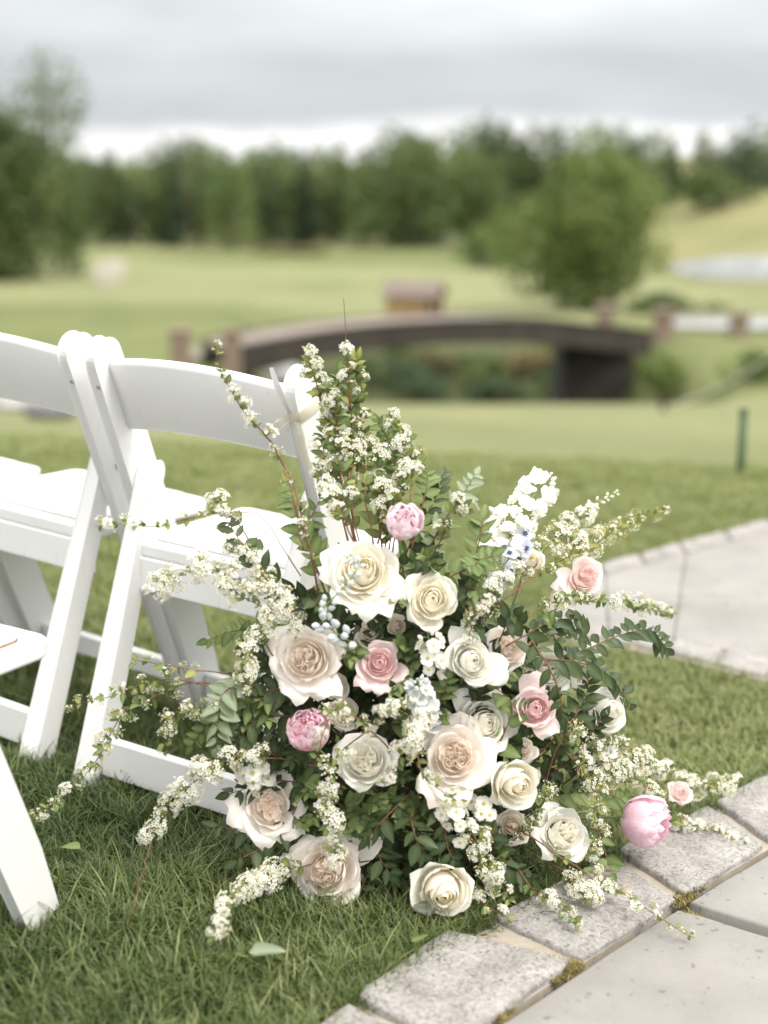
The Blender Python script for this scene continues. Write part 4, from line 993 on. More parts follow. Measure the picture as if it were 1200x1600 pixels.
def floret(mb, c, nrm, r, rr, pm, hm):
    m4 = frame(nrm, c, None, rr.uniform(0, 6.28))
    for k in range(5):
        a = 2*math.pi*k/5+rr.uniform(-.12, .12); ca, sa = math.cos(a), math.sin(a); px, py = -sa, ca; up = rr.uniform(.05, .45)*r
        P = [(ca*.18*r, sa*.18*r, 0), (ca*.62*r+px*.36*r, sa*.62*r+py*.36*r, up*.7), (ca*1.0*r, sa*1.0*r, up*.75), (ca*.62*r-px*.36*r, sa*.62*r-py*.36*r, up*.7)]
        mb.add([m4 @ Vector(q) for q in P], [(0, 1, 2), (0, 2, 3)], pm)
    P = [(.19*r*math.cos(x), .24*r*math.sin(x), .03*r) for x in (0, 1.57, 3.14, 4.71)]+[(0, 0, .17*r)]
    mb.add([m4 @ Vector(q) for q in P], [(0, 1, 4), (1, 2, 4), (2, 3, 4), (3, 0, 4)], hm)
def bead(mb, c, nrm, r, l, m):
    m4 = frame(nrm, c); V = [m4 @ Vector((0, 0, 0))]+[m4 @ Vector((r*math.cos(x), r*math.sin(x), l*.5)) for x in (0, 1.26, 2.51, 3.77, 5.03)]+[m4 @ Vector((0, 0, l))]
    mb.add(V, [(0, 1+(k+1) % 5, 1+k) for k in range(5)]+[(6, 1+k, 1+(k+1) % 5) for k in range(5)], m)
CMATS = [M['spireawhite'], M['heart'], M['pedicel'], M['spent'], M['greenbud'], M['spireacream']]
def cluster_mesh(kind, seed, n=19):
    rr = random.Random(seed); mb = MB()
    for i in range(n):
        c = 1-(i+.5)/n*.72; s = math.sqrt(1-c*c); a = i*2.39996+rr.uniform(-.3, .3)
        d = Vector((s*math.cos(a), s*math.sin(a), c)); ln = rr.uniform(.78, 1.08); p = Vector((d.x*.013, d.y*.013, .004+d.z*.012))*ln
        mb.add(*tube([Vector((0, 0, 0)), p*.55+Vector((0, 0, .002)), p], .00035, .0003, 3, False), 2)
        nrm = (d+Vector((0, 0, .25))+Vector((rr.uniform(-.4, .4), rr.uniform(-.4, .4), rr.uniform(-.3, .3)))).normalized()
        q = rr.random()
        if kind == 'fresh': ty = 'f' if q < .9 else 'b'
        elif kind == 'half': ty = 'f' if q < .55 else ('s' if q < .85 else 'b')
        elif kind == 'spent': ty = 's' if q < .85 else 'f'
        else: ty = 'b' if q < .72 else 'f'
        if ty == 'f': floret(mb, p, nrm, rr.uniform(.0032, .0042), rr, 0 if rr.random() < .8 else 5, 1)
        elif ty == 's':
            for _ in range(3): bead(mb, p, (nrm+Vector((rr.uniform(-.7, .7), rr.uniform(-.7, .7), .2))), .0007, .0034, 3)
        else: bead(mb, p, nrm, .0013, .0030, 4 if rr.random() < .6 else 5)
    return mb.mesh('flower_cluster', CMATS, False)
CL = {'fresh': [cluster_mesh('fresh', k, 24) for k in range(4)], 'half': [cluster_mesh('half', 10+k) for k in range(3)], 'spent': [cluster_mesh('spent', 20+k, 15) for k in range(2)], 'bud': [cluster_mesh('bud', 30+k, 15) for k in range(3)]}
def place_leaf(t, inv, p, d, nrm, ln, ls, rr):
    d = d.normalized(); x = d.cross(nrm).normalized(); z = x.cross(d)
    m = Matrix((x, d, z)).transposed().to_4x4(); m.translation = p
    obj('leaf', rr.choice(LS[ls]), t, inv @ m @ Matrix.Scale(ln, 4))
def path3(pts):
    """pts: (u, v, depth offset[, 'abs']) -> world curve hugging the arrangement's surface"""
    return [surf(q[0], q[1], q[2] if len(q) > 2 else 0) for q in pts]
def spirea(label, pts, mix, t0=.15, step=.017, csize=1.0, leaf='mid', nleaf=3, lsize=.014, seed=0, stem=.0013, density=1.0, fan=1.0, group='white blossom sprigs of the arrangement'):
    rr = random.Random(900+seed); P = path3(pts); tot = sum((a-b).length for a, b in zip(P, P[1:])); ns_ = max(8, int(tot/.012))
    C = catmull(P, ns_); t = thing('blossom_sprig', label, 'blossom sprig', Matrix.Translation(C[0]), group); inv = Matrix.Translation(-C[0])
    for i in range(1, len(C)):
        wv = .0055*math.sin(math.pi*min(1, i/len(C)*1.4))
        C[i] = C[i]+Vector((mnoise.noise(Vector((i*.23, seed, 1))), mnoise.noise(Vector((i*.23, seed, 5))), mnoise.noise(Vector((i*.23, seed, 9)))-.25*i/len(C)))*wv*1.6+Vector((rr.uniform(-1, 1), rr.uniform(-1, 1), rr.uniform(-1, 1)))*.0008
    obj('stem', mesh('stem', *tube([inv @ c for c in C], stem*1.1, stem*.45, 5), M['twig']), t)
    kinds = [k for k, w_ in mix]; ws = [w_ for k, w_ in mix]; s = t0*tot; az = rr.uniform(0, 6.28)
    while s < tot*.995:
        f = s/tot*(len(C)-1); i = min(int(f), len(C)-2); p = C[i].lerp(C[i+1], f-i); d = (C[i+1]-C[i]).normalized()
        az += 2.4+rr.uniform(-.5, .5); V = (CAM-p).normalized()
        x = d.cross(Vector((.2, .3, .9))).normalized(); y = d.cross(x)
        n_ = (x*math.cos(az)+y*math.sin(az)).normalized(); n_ = (n_*fan+V*.55+Vector((0, 0, .5))+d*.35).normalized()
        tipk = .72+.28*min(1, (1-s/tot)*3)
        if rr.random() < density*.88:
            k = rr.choices(kinds, ws)[0]; sc = csize*rr.choice((.6, .8, .95, 1.05, 1.2, 1.35))*tipk; q = p+n_*.006*csize
            obj('flower_cluster', rr.choice(CL[k]), t, inv @ frame(n_, q, None, rr.uniform(0, 6.28), sc))
        for j in range(nleaf):
            a2 = rr.uniform(0, 6.28); o_ = (x*math.cos(a2)+y*math.sin(a2)); dl = (o_*.9+n_*.3+d*rr.uniform(.1, .8)).normalized()
            place_leaf(t, inv, p+o_*.001, dl, (V+Vector((0, 0, .6))+n_*.5+Vector((rr.uniform(-.6, .6),)*3)).normalized(), lsize*rr.uniform(.65, 1.25)*tipk, leaf if rr.random() < .82 else ('yellow' if leaf == 'mid' else 'mid'), rr)
        s += step*rr.uniform(.7, 1.3)
    return t
def leafy(label, pts, ls='dark', lsize=.03, step=.012, t0=.1, seed=0, m='twig', stem=.0014, group='leaf sprigs of the arrangement', flat=.5, droop=0, cat='leaf sprig', name='leaf_sprig', tipleaf=True, P=None):
    rr = random.Random(1900+seed); P = path3(pts) if P is None else P; tot = sum((a-b).length for a, b in zip(P, P[1:]))
    C = catmull(P, max(7, int(tot/.015))); t = thing(name, label, cat, Matrix.Translation(C[0]), group); inv = Matrix.Translation(-C[0])
    obj('stem', mesh('stem', *tube([inv @ c for c in C], stem*1.2, stem*.5, 5), M[m]), t)
    s = t0*tot; sd_ = 1
    while s < tot:
        f = s/tot*(len(C)-1); i = min(int(f), len(C)-2); p = C[i].lerp(C[i+1], f-i); d = (C[i+1]-C[i]).normalized(); V = (CAM-p).normalized()
        up = (V+Vector((0, 0, .7))).normalized(); x = d.cross(up).normalized()
        o_ = (x*sd_+up*rr.uniform(-.5, .6)*(1-flat)+Vector((0, 0, -droop))).normalized()
        dl = (o_*.85+d*rr.uniform(.25, .9)).normalized(); tip = .7+.3*min(1, (1-s/tot)*2.5)
        place_leaf(t, inv, p, dl, (up+Vector((rr.uniform(-.5, .5), rr.uniform(-.5, .5), rr.uniform(-.5, .5)))).normalized(), lsize*rr.uniform(.75, 1.2)*tip, ls, rr)
        sd_ = -sd_; s += step*rr.uniform(.7, 1.3)
    if tipleaf: place_leaf(t, inv, C[-1], (C[-1]-C[-2]), (CAM-C[-1]).normalized(), lsize*.8, ls, rr)
    return t
F_, H_, S_, B_ = 'fresh', 'half', 'spent', 'bud'
white = [(F_, 7), (H_, 3), (B_, .8)]; mixd = [(F_, 5), (H_, 3), (S_, 1), (B_, 1)]; brown = [(S_, 4), (H_, 3), (B_, 2)]; green = [(B_, 6), (H_, 1.5), (F_, 1)]
SPR = [
 # the tall plume at the top
 ('tallest blossom sprig in the plume above the peony', [(575, 900, .08), (552, 800, .03), (551, 700, 0), (546, 610, 0), (541, 545, 0)], mixd, dict(t0=.28, step=.019, csize=1.0, nleaf=6, lsize=.019)),
 ('blossom sprig with yellowish tip touching the ribbon on the chair post', [(560, 880, .08), (538, 720, .02), (512, 640, .0), (492, 590, 0), (484, 545, 0)], mixd, dict(t0=.42, step=.020, nleaf=6, lsize=.020, leaf='yellow')),
 ('leafy blossom sprig between the tall plume and the pale peony', [(600, 900, .08), (618, 800, .03), (634, 720, .02), (612, 650, .02)], mixd, dict(t0=.3, step=.022, csize=1.0, nleaf=6, lsize=.019)),
 ('blossom sprig just right of the pale peony with white clusters', [(660, 910, .08), (690, 840, .04), (712, 790, .04), (735, 800, .04)], white, dict(t0=.35, step=.02, nleaf=4, lsize=.02)),
 ('short blossom sprig ending in brown buds above the pale peony', [(610, 880, .08), (640, 760, .03), (655, 700, .03)], mixd, dict(t0=.5, step=.015, csize=1.15, nleaf=3, lsize=.016)),
 ('white blossom sprig low in the plume beside the chair seat', [(575, 890, .06), (530, 800, .0), (505, 760, 0), (498, 690, 0)], white, dict(t0=.3, step=.018, csize=1.05, nleaf=4, lsize=.017)),
 ('leafy white sprig at the left side of the tall plume', [(565, 880, .07), (540, 780, .02), (528, 700, -.01), (525, 640, -.01), (515, 600, -.01)], mixd, dict(t0=.3, step=.024, csize=1.05, nleaf=7, lsize=.021)),
 ('leafy white sprig at the right side of the tall plume', [(585, 880, .07), (575, 780, .03), (566, 700, .01), (562, 630, .01), (558, 575, .01)], mixd, dict(t0=.25, step=.024, csize=1.1, nleaf=7, lsize=.021)),
 ('leafy white sprig leaning right below the tall plume', [(600, 890, .08), (605, 800, .05), (590, 740, .03), (600, 690, .03)], mixd, dict(t0=.2, step=.024, csize=1.05, nleaf=7, lsize=.021)),
 ('bare reddish twig standing highest above the plume', [(548, 640, .0), (541, 540, 0), (537, 465, 0)], [(S_, 1)], dict(t0=.8, step=.03, density=0, nleaf=0, stem=.0010)),
 # left
 ('long slender twig with brown buds crossing the white chair back', [(500, 940, .04), (478, 830, .0), (440, 715, -.03), (385, 645, -.05), (350, 590, -.06), (333, 532, -.06)], [(S_, 3), (H_, 3), (F_, 2)], dict(t0=.12, step=.019, csize=.8, nleaf=2, lsize=.014, stem=.0016, density=.85)),
 ('bare brown twig in front of the gap under the chair back', [(475, 860, 0), (462, 790, -.02), (437, 705, -.03)], [(S_, 1)], dict(t0=.55, step=.03, density=.25, nleaf=0, stem=.0013)),
 ('thin sprig with tiny greenish buds reaching far left over the chair seat', [(470, 900, .03), (410, 812, -.02), (340, 800, -.04), (250, 822, -.06), (195, 818, -.06), (148, 822, -.06)], [(B_, 4), (H_, 3), (F_, 1)], dict(t0=.3, step=.020, csize=.72, nleaf=4, lsize=.011, stem=.0009)),
 ('short upright sprig with rusty tip above the chair seat at left', [(400, 860, 0), (362, 810, -.03), (332, 775, -.04)], [(F_, 3), (S_, 2)], dict(t0=.45, step=.014, csize=.95, nleaf=2)),
 ('dense white sprig arching left below the chair seat', [(480, 975, .03), (410, 925, -.03), (350, 893, -.05), (285, 898, -.06), (235, 930, -.06)], white, dict(t0=.12, step=.0105, csize=1.15, nleaf=2, lsize=.011)),
 ('second dense white sprig lying under the arching one at left', [(485, 1000, .03), (430, 960, -.02), (385, 935, -.04), (345, 915, -.05)], white, dict(t0=.08, step=.011, csize=1.15, nleaf=2, lsize=.012)),
 ('white sprig climbing beside the left blush garden rose', [(470, 990, .04), (440, 930, -.01), (400, 880, -.03), (350, 850, -.04)], mixd, dict(t0=.1, step=.014, csize=1.0, nleaf=3, lsize=.016)),
 ('short white sprig hanging left of the blush garden rose', [(455, 1080, .04), (410, 1000, -.02), (384, 1040, -.03), (380, 1085, -.03)], white, dict(t0=.3, step=.012, csize=1.1, nleaf=2)),
 ('long trailing sprig of greenish buds reaching the chair leg at lower left', [(440, 1110, .05), (340, 1068, 0), (245, 1085, -.05), (185, 1125, -.08), (150, 1190, -.10), (85, 1255, -.12), (25, 1288, -.13)], green, dict(t0=.28, step=.015, csize=.82, nleaf=3, lsize=.016, stem=.0012)),
 ('budding side sprig crossing the left rear chair leg', [(330, 1072, -.01), (250, 1060, -.05), (180, 1085, -.08), (105, 1105, -.09)], green, dict(t0=.2, step=.016, csize=.78, nleaf=3, lsize=.014, stem=.001)),
 ('reddish forked twig with few leaves near the chair stretcher', [(390, 1060, .02), (300, 1045, -.04), (240, 1035, -.06), (205, 1030, -.06)], green, dict(t0=.3, step=.03, csize=.7, nleaf=2, lsize=.019, stem=.0011)),
 ('drooping budding sprig above the rear stretcher at left', [(420, 1090, .02), (340, 1100, -.03), (270, 1120, -.06), (255, 1175, -.06)], green, dict(t0=.2, step=.015, csize=.85, nleaf=3, lsize=.016)),
 ('white and brown sprig pointing down left above the grass', [(480, 1190, .03), (390, 1185, -.03), (320, 1205, -.06), (270, 1260, -.09), (228, 1308, -.11)], [(F_, 6), (H_, 4)], dict(t0=.18, step=.0105, csize=1.1, nleaf=2, lsize=.012)),
 ('thin dark twig dropping into the grass at lower left', [(240, 1300, -.10), (222, 1365, -.13), (200, 1440, -.16)], [(S_, 1)], dict(t0=.9, step=.05, density=.0, nleaf=0, stem=.0009)),
 ('white sprig lying across the grass at the bottom left', [(580, 1300, .03), (470, 1352, -.04), (405, 1378, -.05), (360, 1410, -.06), (334, 1464, -.06)], white, dict(t0=.25, step=.0105, csize=1.0, nleaf=3, lsize=.015)),
 # centre
 ('white sprig hanging down the middle below the streaked peony', [(600, 1120, .0), (530, 1180, -.05), (508, 1250, -.06), (522, 1310, -.06), (530, 1352, -.06)], [(F_, 6), (H_, 2), (B_, 2)], dict(t0=.2, step=.0115, csize=1.1, nleaf=2, lsize=.013)),
 ('white sprig spread over the greenish white rose', [(690, 1100, .03), (650, 1130, -.05), (632, 1175, -.06), (598, 1232, -.06)], white, dict(t0=.1, step=.0115, csize=1.05, nleaf=2, lsize=.013)),
 ('small white sprig in front of the big blush garden rose', [(640, 1140, 0), (655, 1200, -.06), (690, 1235, -.07), (718, 1255, -.07)], white, dict(t0=.2, step=.014, csize=.85, nleaf=2)),
 ('airy sprig in front of the ivory spray roses', [(620, 1190, .02), (570, 1130, -.05), (520, 1115, -.06), (490, 1200, -.06)], [(H_, 3), (B_, 3), (F_, 2)], dict(t0=.2, step=.018, csize=.85, nleaf=2)),
 ('sprig with white clusters under the pale blue hyacinth', [(660, 1180, 0), (640, 1120, -.05), (610, 1108, -.06), (590, 1130, -.06)], white, dict(t0=.15, step=.013, csize=.9, nleaf=2)),
 ('white sprig trailing from the centre to the lower right grass', [(690, 1240, .03), (735, 1300, -.03), (765, 1355, -.05), (800, 1410, -.05)], [(F_, 6), (H_, 2), (B_, 1)], dict(t0=.1, step=.0125, csize=.95, nleaf=3, lsize=.015)),
 # right
 ('airy white sprig between the golden hearted rose and the pale blush rose', [(720, 1010, .05), (745, 955, 0), (775, 915, .02), (828, 890, .04)], [(F_, 5), (H_, 2), (B_, 2)], dict(t0=.1, step=.0125, csize=.9, nleaf=2, lsize=.012)),
 ('lacy yellow green sprig left of the pale blush rose', [(720, 1040, .05), (735, 985, .0), (752, 950, .0), (765, 975, .0)], [(B_, 4), (S_, 3), (H_, 2)], dict(t0=.1, step=.012, csize=.9, nleaf=1)),
 ('long rust tinted sprig reaching up right over the lawn', [(760, 960, .06), (850, 890, .12), (925, 850, .15), (985, 815, .17), (1042, 796, .18)], [(S_, 4), (H_, 3), (B_, 2)], dict(t0=.2, step=.017, csize=.9, nleaf=3, lsize=.014, leaf='yellow')),
 ('white sprig rising behind the stock flowers at upper right', [(800, 930, .12), (850, 860, .18), (890, 820, .2), (925, 800, .22)], white, dict(t0=.3, step=.013, csize=1.15, nleaf=1)),
 ('white sprig bending right under the rust tinted one', [(820, 900, .12), (880, 850, .16), (925, 845, .18), (945, 835, .18)], white, dict(t0=.35, step=.013, csize=1.05, nleaf=2)),
 ('soft greenish sprig stretching right above the dark leaves', [(800, 980, .08), (880, 935, .12), (960, 938, .16), (1010, 950, .18), (1052, 958, .19)], [(B_, 3), (H_, 3), (F_, 2)], dict(t0=.15, step=.016, csize=.9, nleaf=4, lsize=.014)),
 ('drooping sprig with a dense spent head at right of the pink rose', [(850, 1230, .03), (880, 1150, -.03), (902, 1150, -.05), (903, 1200, -.05)], [(H_, 3), (S_, 3)], dict(t0=.55, step=.009, csize=1.05, nleaf=1)),
 ('hanging reddish sprig in a loop over the ruffled ivory rose', [(880, 1170, .02), (922, 1215, -.03), (934, 1280, -.05), (930, 1350, -.05), (925, 1415, -.04)], [(H_, 4), (F_, 3), (B_, 2)], dict(t0=.15, step=.0115, csize=.85, nleaf=2)),
 ('long arching twig lying over kerb and paving at the lower right', [(790, 1290, .04), (850, 1318, -.02), (920, 1372, -.05), (985, 1402, -.05), (1040, 1440, -.03), (1085, 1466, -.01)], [(F_, 4), (H_, 3), (S_, 1)], dict(t0=.25, step=.020, csize=.85, nleaf=2, lsize=.013)),
 ('white sprig resting on the granite kerb beside the arching twig', [(850, 1340, .02), (890, 1370, -.03), (918, 1400, -.03), (960, 1385, -.03)], white, dict(t0=.3, step=.013, csize=1.0, nleaf=3)),
 ('sprig hanging over the kerb edge below the ruffled ivory rose', [(790, 1330, .02), (830, 1385, -.03), (880, 1420, -.03), (905, 1445, -.02)], mixd, dict(t0=.3, step=.015, csize=.85, nleaf=3)),
 ('white sprig in the grass edge above the far kerb stones', [(900, 1210, .05), (960, 1190, .06), (1010, 1195, .07), (1055, 1210, .07)], white, dict(t0=.15, step=.012, csize=1.1, nleaf=2)),
 ('blurred white sprig lying on the far right kerb stone', [(960, 1220, .05), (1050, 1225, .06), (1110, 1225, .06), (1155, 1225, .06)], mixd, dict(t0=.35, step=.013, csize=1.05, nleaf=3)),
 ('leafy sprig trailing right across the kerb behind the lobed peony', [(950, 1240, .05), (1040, 1278, .03), (1105, 1300, .02), (1178, 1322, .01)], [(H_, 4), (F_, 2), (S_, 2)], dict(t0=.25, step=.017, csize=.95, nleaf=3, lsize=.016)),
 ('small white sprig beside the lobed peony at right', [(900, 1250, .05), (945, 1215, .03), (985, 1210, .04), (1030, 1250, .03)], white, dict(t0=.3, step=.013, csize=1.0, nleaf=2)),
 ('white sprig under the sideways cream rose', [(880, 1200, .05), (930, 1165, .04), (975, 1165, .06), (1010, 1185, .06)], [(F_, 5), (H_, 2), (S_, 2)], dict(t0=.3, step=.013, csize=1.0, nleaf=2)),
 ('yellow green sprig in the shade below the cream side rose', [(790, 1330, .05), (835, 1280, -.01), (850, 1240, -.02), (830, 1300, -.02)], [(B_, 4), (F_, 2)], dict(t0=.15, step=.015, csize=.85, nleaf=3)),
 ('sprig at the front corner of the grass beside the drooping yellow rose', [(740, 1300, .04), (770, 1370, -.03), (745, 1400, -.04), (800, 1440, -.02)], [(F_, 4), (H_, 3)], dict(t0=.3, step=.016, csize=.85, nleaf=2)),
]
for k, (lab, pts, mix, kw) in enumerate(SPR): spirea(lab, pts, mix, seed=k, **kw)
LF = [
 ('dark glossy leaf sprig pointing right over the side path', [(850, 1040, .02), (915, 1015, .05), (970, 992, .08), (1015, 985, .1), (1042, 1012, .1)], dict(ls='dark', lsize=.036, step=.0105)),
 ('dark leaf sprig curving down right over the cream side rose', [(850, 1030, .0), (905, 1035, .01), (950, 1055, .03), (985, 1100, .04)], dict(ls='dark', lsize=.036, step=.0115)),
 ('dark leaf sprig drooping before the half hidden white rose', [(830, 1000, -.01), (850, 1030, -.04), (872, 1075, -.05), (880, 1120, -.05)], dict(ls='dark', lsize=.030, step=.013)),
 ('green leaf sprig above the pale blush rose', [(790, 1010, .04), (835, 985, .03), (870, 968, .04), (900, 968, .05)], dict(ls='dark', lsize=.036, step=.012)),
 ('green leaf sprig right of the golden hearted rose', [(660, 920, .04), (705, 900, .02), (745, 880, .03), (768, 868, .03)], dict(ls='mid', lsize=.034, step=.012)),
 ('tall leaf sprig between the slender twig and the largest white rose', [(510, 930, .05), (485, 860, .02), (462, 800, 0), (455, 760, 0)], dict(ls='mid', lsize=.030, step=.012)),
 ('leaf sprig with large dark leaves over the chair seat', [(440, 930, .03), (405, 880, -.02), (375, 845, -.03), (352, 808, -.03)], dict(ls='dark', lsize=.036, step=.014)),
 ('pale sage leaf sprig hanging at the left of the arrangement', [(400, 1060, .0), (352, 1080, -.04), (342, 1120, -.05), (338, 1168, -.05)], dict(ls='grey', lsize=.030, step=.0085)),
 ('grey green leaf sprig at the top right of the pale peony', [(660, 880, .08), (690, 820, .05), (725, 770, .05), (742, 742, .05)], dict(ls='grey', lsize=.026, step=.010)),
 ('broad leaves between the white rose and the pink rose', [(770, 1180, .06), (790, 1140, .03), (800, 1100, .03), (775, 1075, .03)], dict(ls='mid', lsize=.040, step=.02)),
 ('leafy stem in the plume below its tallest tip', [(560, 860, .07), (530, 740, .04), (520, 650, .03), (530, 585, .03)], dict(ls='mid', lsize=.026, step=.010)),
 ('leafy stem right of the tall plume', [(600, 880, .08), (590, 780, .05), (600, 710, .04), (630, 690, .04)], dict(ls='mid', lsize=.030, step=.0105)),
 ('dark leafy stem behind the pale peony', [(620, 900, .1), (650, 830, .08), (680, 780, .07), (690, 745, .07)], dict(ls='dark', lsize=.030, step=.010)),
 ('leafy stem behind the largest white rose at its left', [(550, 930, .09), (505, 870, .06), (480, 830, .05), (500, 780, .05)], dict(ls='mid', lsize=.030, step=.0105)),
 ('leaf sprig hanging low beside the lobed peony', [(930, 1290, .03), (945, 1330, -.01), (955, 1365, -.02)], dict(ls='mid', lsize=.036, step=.014)),
 ('dark leaf spray low at the front between the two grass roses', [(640, 1270, .0), (650, 1310, -.05), (665, 1335, -.05)], dict(ls='dark', lsize=.034, step=.012)),
 ('dark leaf spray in the hollow below the greenish white rose', [(640, 1240, .03), (600, 1280, -.02), (575, 1310, -.03)], dict(ls='dark', lsize=.034, step=.012)),
 ('dark leaf spray under the big blush garden rose', [(660, 1230, .03), (690, 1275, -.02), (700, 1325, -.03), (712, 1345, -.03)], dict(ls='dark', lsize=.034, step=.012)),
 ('leaf spray at the left foot of the arrangement above the grass', [(470, 1250, .03), (430, 1310, -.02), (370, 1345, -.05)], dict(ls='dark', lsize=.034, step=.014)),
 ('leaf spray in the shade behind the wide petalled blush rose', [(500, 1230, .05), (430, 1220, .03), (360, 1240, .0)], dict(ls='dark', lsize=.034, step=.012)),
 ('leaf spray left of the streaked pink peony', [(480, 1120, .06), (420, 1120, .02), (385, 1140, .0), (360, 1185, .0)], dict(ls='dark', lsize=.034, step=.0115)),
 ('leafy stem at the left edge of the plume beside the chair post', [(545, 850, .06), (522, 760, .04), (505, 700, .04), (512, 660, .04)], dict(ls='mid', lsize=.024, step=.0085)),
 ('slim leafy stem at the very top of the plume', [(556, 760, .05), (560, 680, .03), (553, 610, .03), (560, 560, .02)], dict(ls='yellow', lsize=.023, step=.0095)),
 ('leafy stem filling the right flank of the plume', [(590, 850, .06), (615, 760, .05), (612, 700, .04), (590, 660, .04)], dict(ls='mid', lsize=.025, step=.0085)),
 ('green leaf stem between plume and grey green sprig', [(640, 870, .08), (660, 790, .06), (668, 745, .06), (650, 720, .06)], dict(ls='mid', lsize=.027, step=.009)),
 ('leaf stem beside the streaked peony hanging towards the chair', [(470, 1090, .05), (400, 1100, .02), (330, 1130, -.01), (300, 1165, -.02)], dict(ls='mid', lsize=.028, step=.010)),
 ('leafy stem under the dense white sprig at left', [(490, 1000, .06), (430, 985, .03), (370, 985, .02), (325, 1000, .01)], dict(ls='mid', lsize=.028, step=.010)),
 ('dark leafy stem below the left blush garden rose', [(500, 1090, .06), (440, 1075, .03), (395, 1090, .02), (360, 1110, .02)], dict(ls='dark', lsize=.034, step=.0105)),
 ('dark leaf stem above the wide petalled blush rose', [(520, 1200, .06), (450, 1190, .03), (400, 1165, .01), (350, 1160, .0)], dict(ls='dark', lsize=.034, step=.0105)),
 ('dark leaf stem spreading low over the grass at the left foot', [(520, 1290, .05), (450, 1290, .02), (390, 1300, -.01), (340, 1290, -.02)], dict(ls='dark', lsize=.034, step=.0105)),
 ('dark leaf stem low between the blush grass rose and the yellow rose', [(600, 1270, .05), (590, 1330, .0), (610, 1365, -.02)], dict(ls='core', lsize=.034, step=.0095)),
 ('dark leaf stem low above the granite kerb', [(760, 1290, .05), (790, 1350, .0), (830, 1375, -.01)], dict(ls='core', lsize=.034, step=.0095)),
 ('leafy stem behind the hyacinth reaching the smooth white rose', [(650, 1140, .05), (690, 1090, .02), (700, 1060, .01)], dict(ls='mid', lsize=.028, step=.010)),
 ('leafy stem at the right flank under the half hidden white rose', [(840, 1180, .07), (890, 1130, .04), (915, 1090, .04), (920, 1060, .04)], dict(ls='dark', lsize=.033, step=.010)),
 ('leafy stem low at right behind the hanging loop sprig', [(840, 1250, .07), (900, 1240, .05), (950, 1250, .05), (985, 1245, .05)], dict(ls='mid', lsize=.030, step=.010)),
 ('leaf spray rising between the white stock and the pale peony', [(720, 930, .1), (745, 860, .09), (755, 810, .09)], dict(ls='mid', lsize=.032, step=.012)),
]
for k, (lab, pts, kw) in enumerate(LF): leafy(lab, pts, seed=k, **kw)
# dark filler foliage deep inside, the same everywhere
rf = random.Random(77)
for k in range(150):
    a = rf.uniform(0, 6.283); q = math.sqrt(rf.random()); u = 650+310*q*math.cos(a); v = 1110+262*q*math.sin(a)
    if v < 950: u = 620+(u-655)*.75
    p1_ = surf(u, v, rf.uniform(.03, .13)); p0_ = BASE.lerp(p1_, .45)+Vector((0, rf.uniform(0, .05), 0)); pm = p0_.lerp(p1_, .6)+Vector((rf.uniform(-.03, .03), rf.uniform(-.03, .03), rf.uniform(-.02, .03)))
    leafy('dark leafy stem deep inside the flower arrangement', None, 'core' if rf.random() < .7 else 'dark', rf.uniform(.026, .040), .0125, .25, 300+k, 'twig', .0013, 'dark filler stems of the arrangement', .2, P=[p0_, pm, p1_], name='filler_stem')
BC = [(b_[1], b_[2], b_[3]) for b_ in BLOOMS]+[(483, 1142, 80), (631, 816, 66), (1006, 1282, 92)]
k = 0; tries = 0
while k < 80 and tries < 3000:
    tries += 1; a = rf.uniform(0, 6.283); q = math.sqrt(rf.random()); u = 655+300*q*math.cos(a); v = 1100+270*q*math.sin(a)
    if v < 950: u = 630+(u-655)*.7
    if any(math.hypot(u-x, v-y) < .50*d_+4 for x, y, d_ in BC): continue
    k += 1; p1_ = surf(u, v, rf.uniform(-.012, .012)); an = rf.uniform(0, 6.28); p0_ = surf(u+34*math.cos(an), v+34*math.sin(an)+16, .06)
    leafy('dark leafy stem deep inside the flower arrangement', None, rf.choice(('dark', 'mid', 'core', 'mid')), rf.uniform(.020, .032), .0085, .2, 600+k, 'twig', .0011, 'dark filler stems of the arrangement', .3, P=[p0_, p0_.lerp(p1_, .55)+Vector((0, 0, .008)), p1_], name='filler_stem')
# ---------------------------------------------------------------- spikes: stock, delphinium, hyacinth
def floret_big(name, layers, r, mats, seed, center=None, ruf=.12, cup=.35):
    rr = random.Random(seed); V = []; F = []; T = []; MI = []
    for li in range(layers):
        n = 5 if layers == 1 else (5, 5, 4)[li]; sc = r*(1-.26*li); lift = r*.22*li
        for k in range(n):
            a = 2*math.pi*k/n+li*.6+rr.uniform(-.15, .15); b = len(V)
            for j, t in enumerate((.08, .45, .8, 1)):
                w_ = sc*(.12, .42, .46, .30)[j]
                for s in (-1, 0, 1):
                    d = sc*t*(1-.06*(s != 0)*(j == 3)); z = lift+cup*sc*t*t*(1-.5*t)+ruf*sc*rr.uniform(-1, 1)*t+.08*sc*(s != 0)
                    V.append((d*math.cos(a)-w_*s*math.sin(a), d*math.sin(a)+w_*s*math.cos(a), z)); T.append(t)
            for j in range(3):
                for s in range(2): F.append((b+j*3+s, b+j*3+s+1, b+(j+1)*3+s+1, b+(j+1)*3+s)); MI.append(0)
    if center is not None:
        mb = MB()
        for q in range(4): bead(mb, Vector((.06*r*math.cos(q*1.6), .06*r*math.sin(q*1.6), .05*r)), Vector((.4*math.cos(q*1.6), .4*math.sin(q*1.6), 1)), .16*r, .42*r, 0)
        o_ = len(V); V += mb.V; F += [tuple(i+o_ for i in f) for f in mb.F]; T += [0]*len(mb.V); MI += [1]*len(mb.F)
    return mesh(name, V, F, mats, True, MI, {'tint': T, 'along': [x*.6 for x in T]})
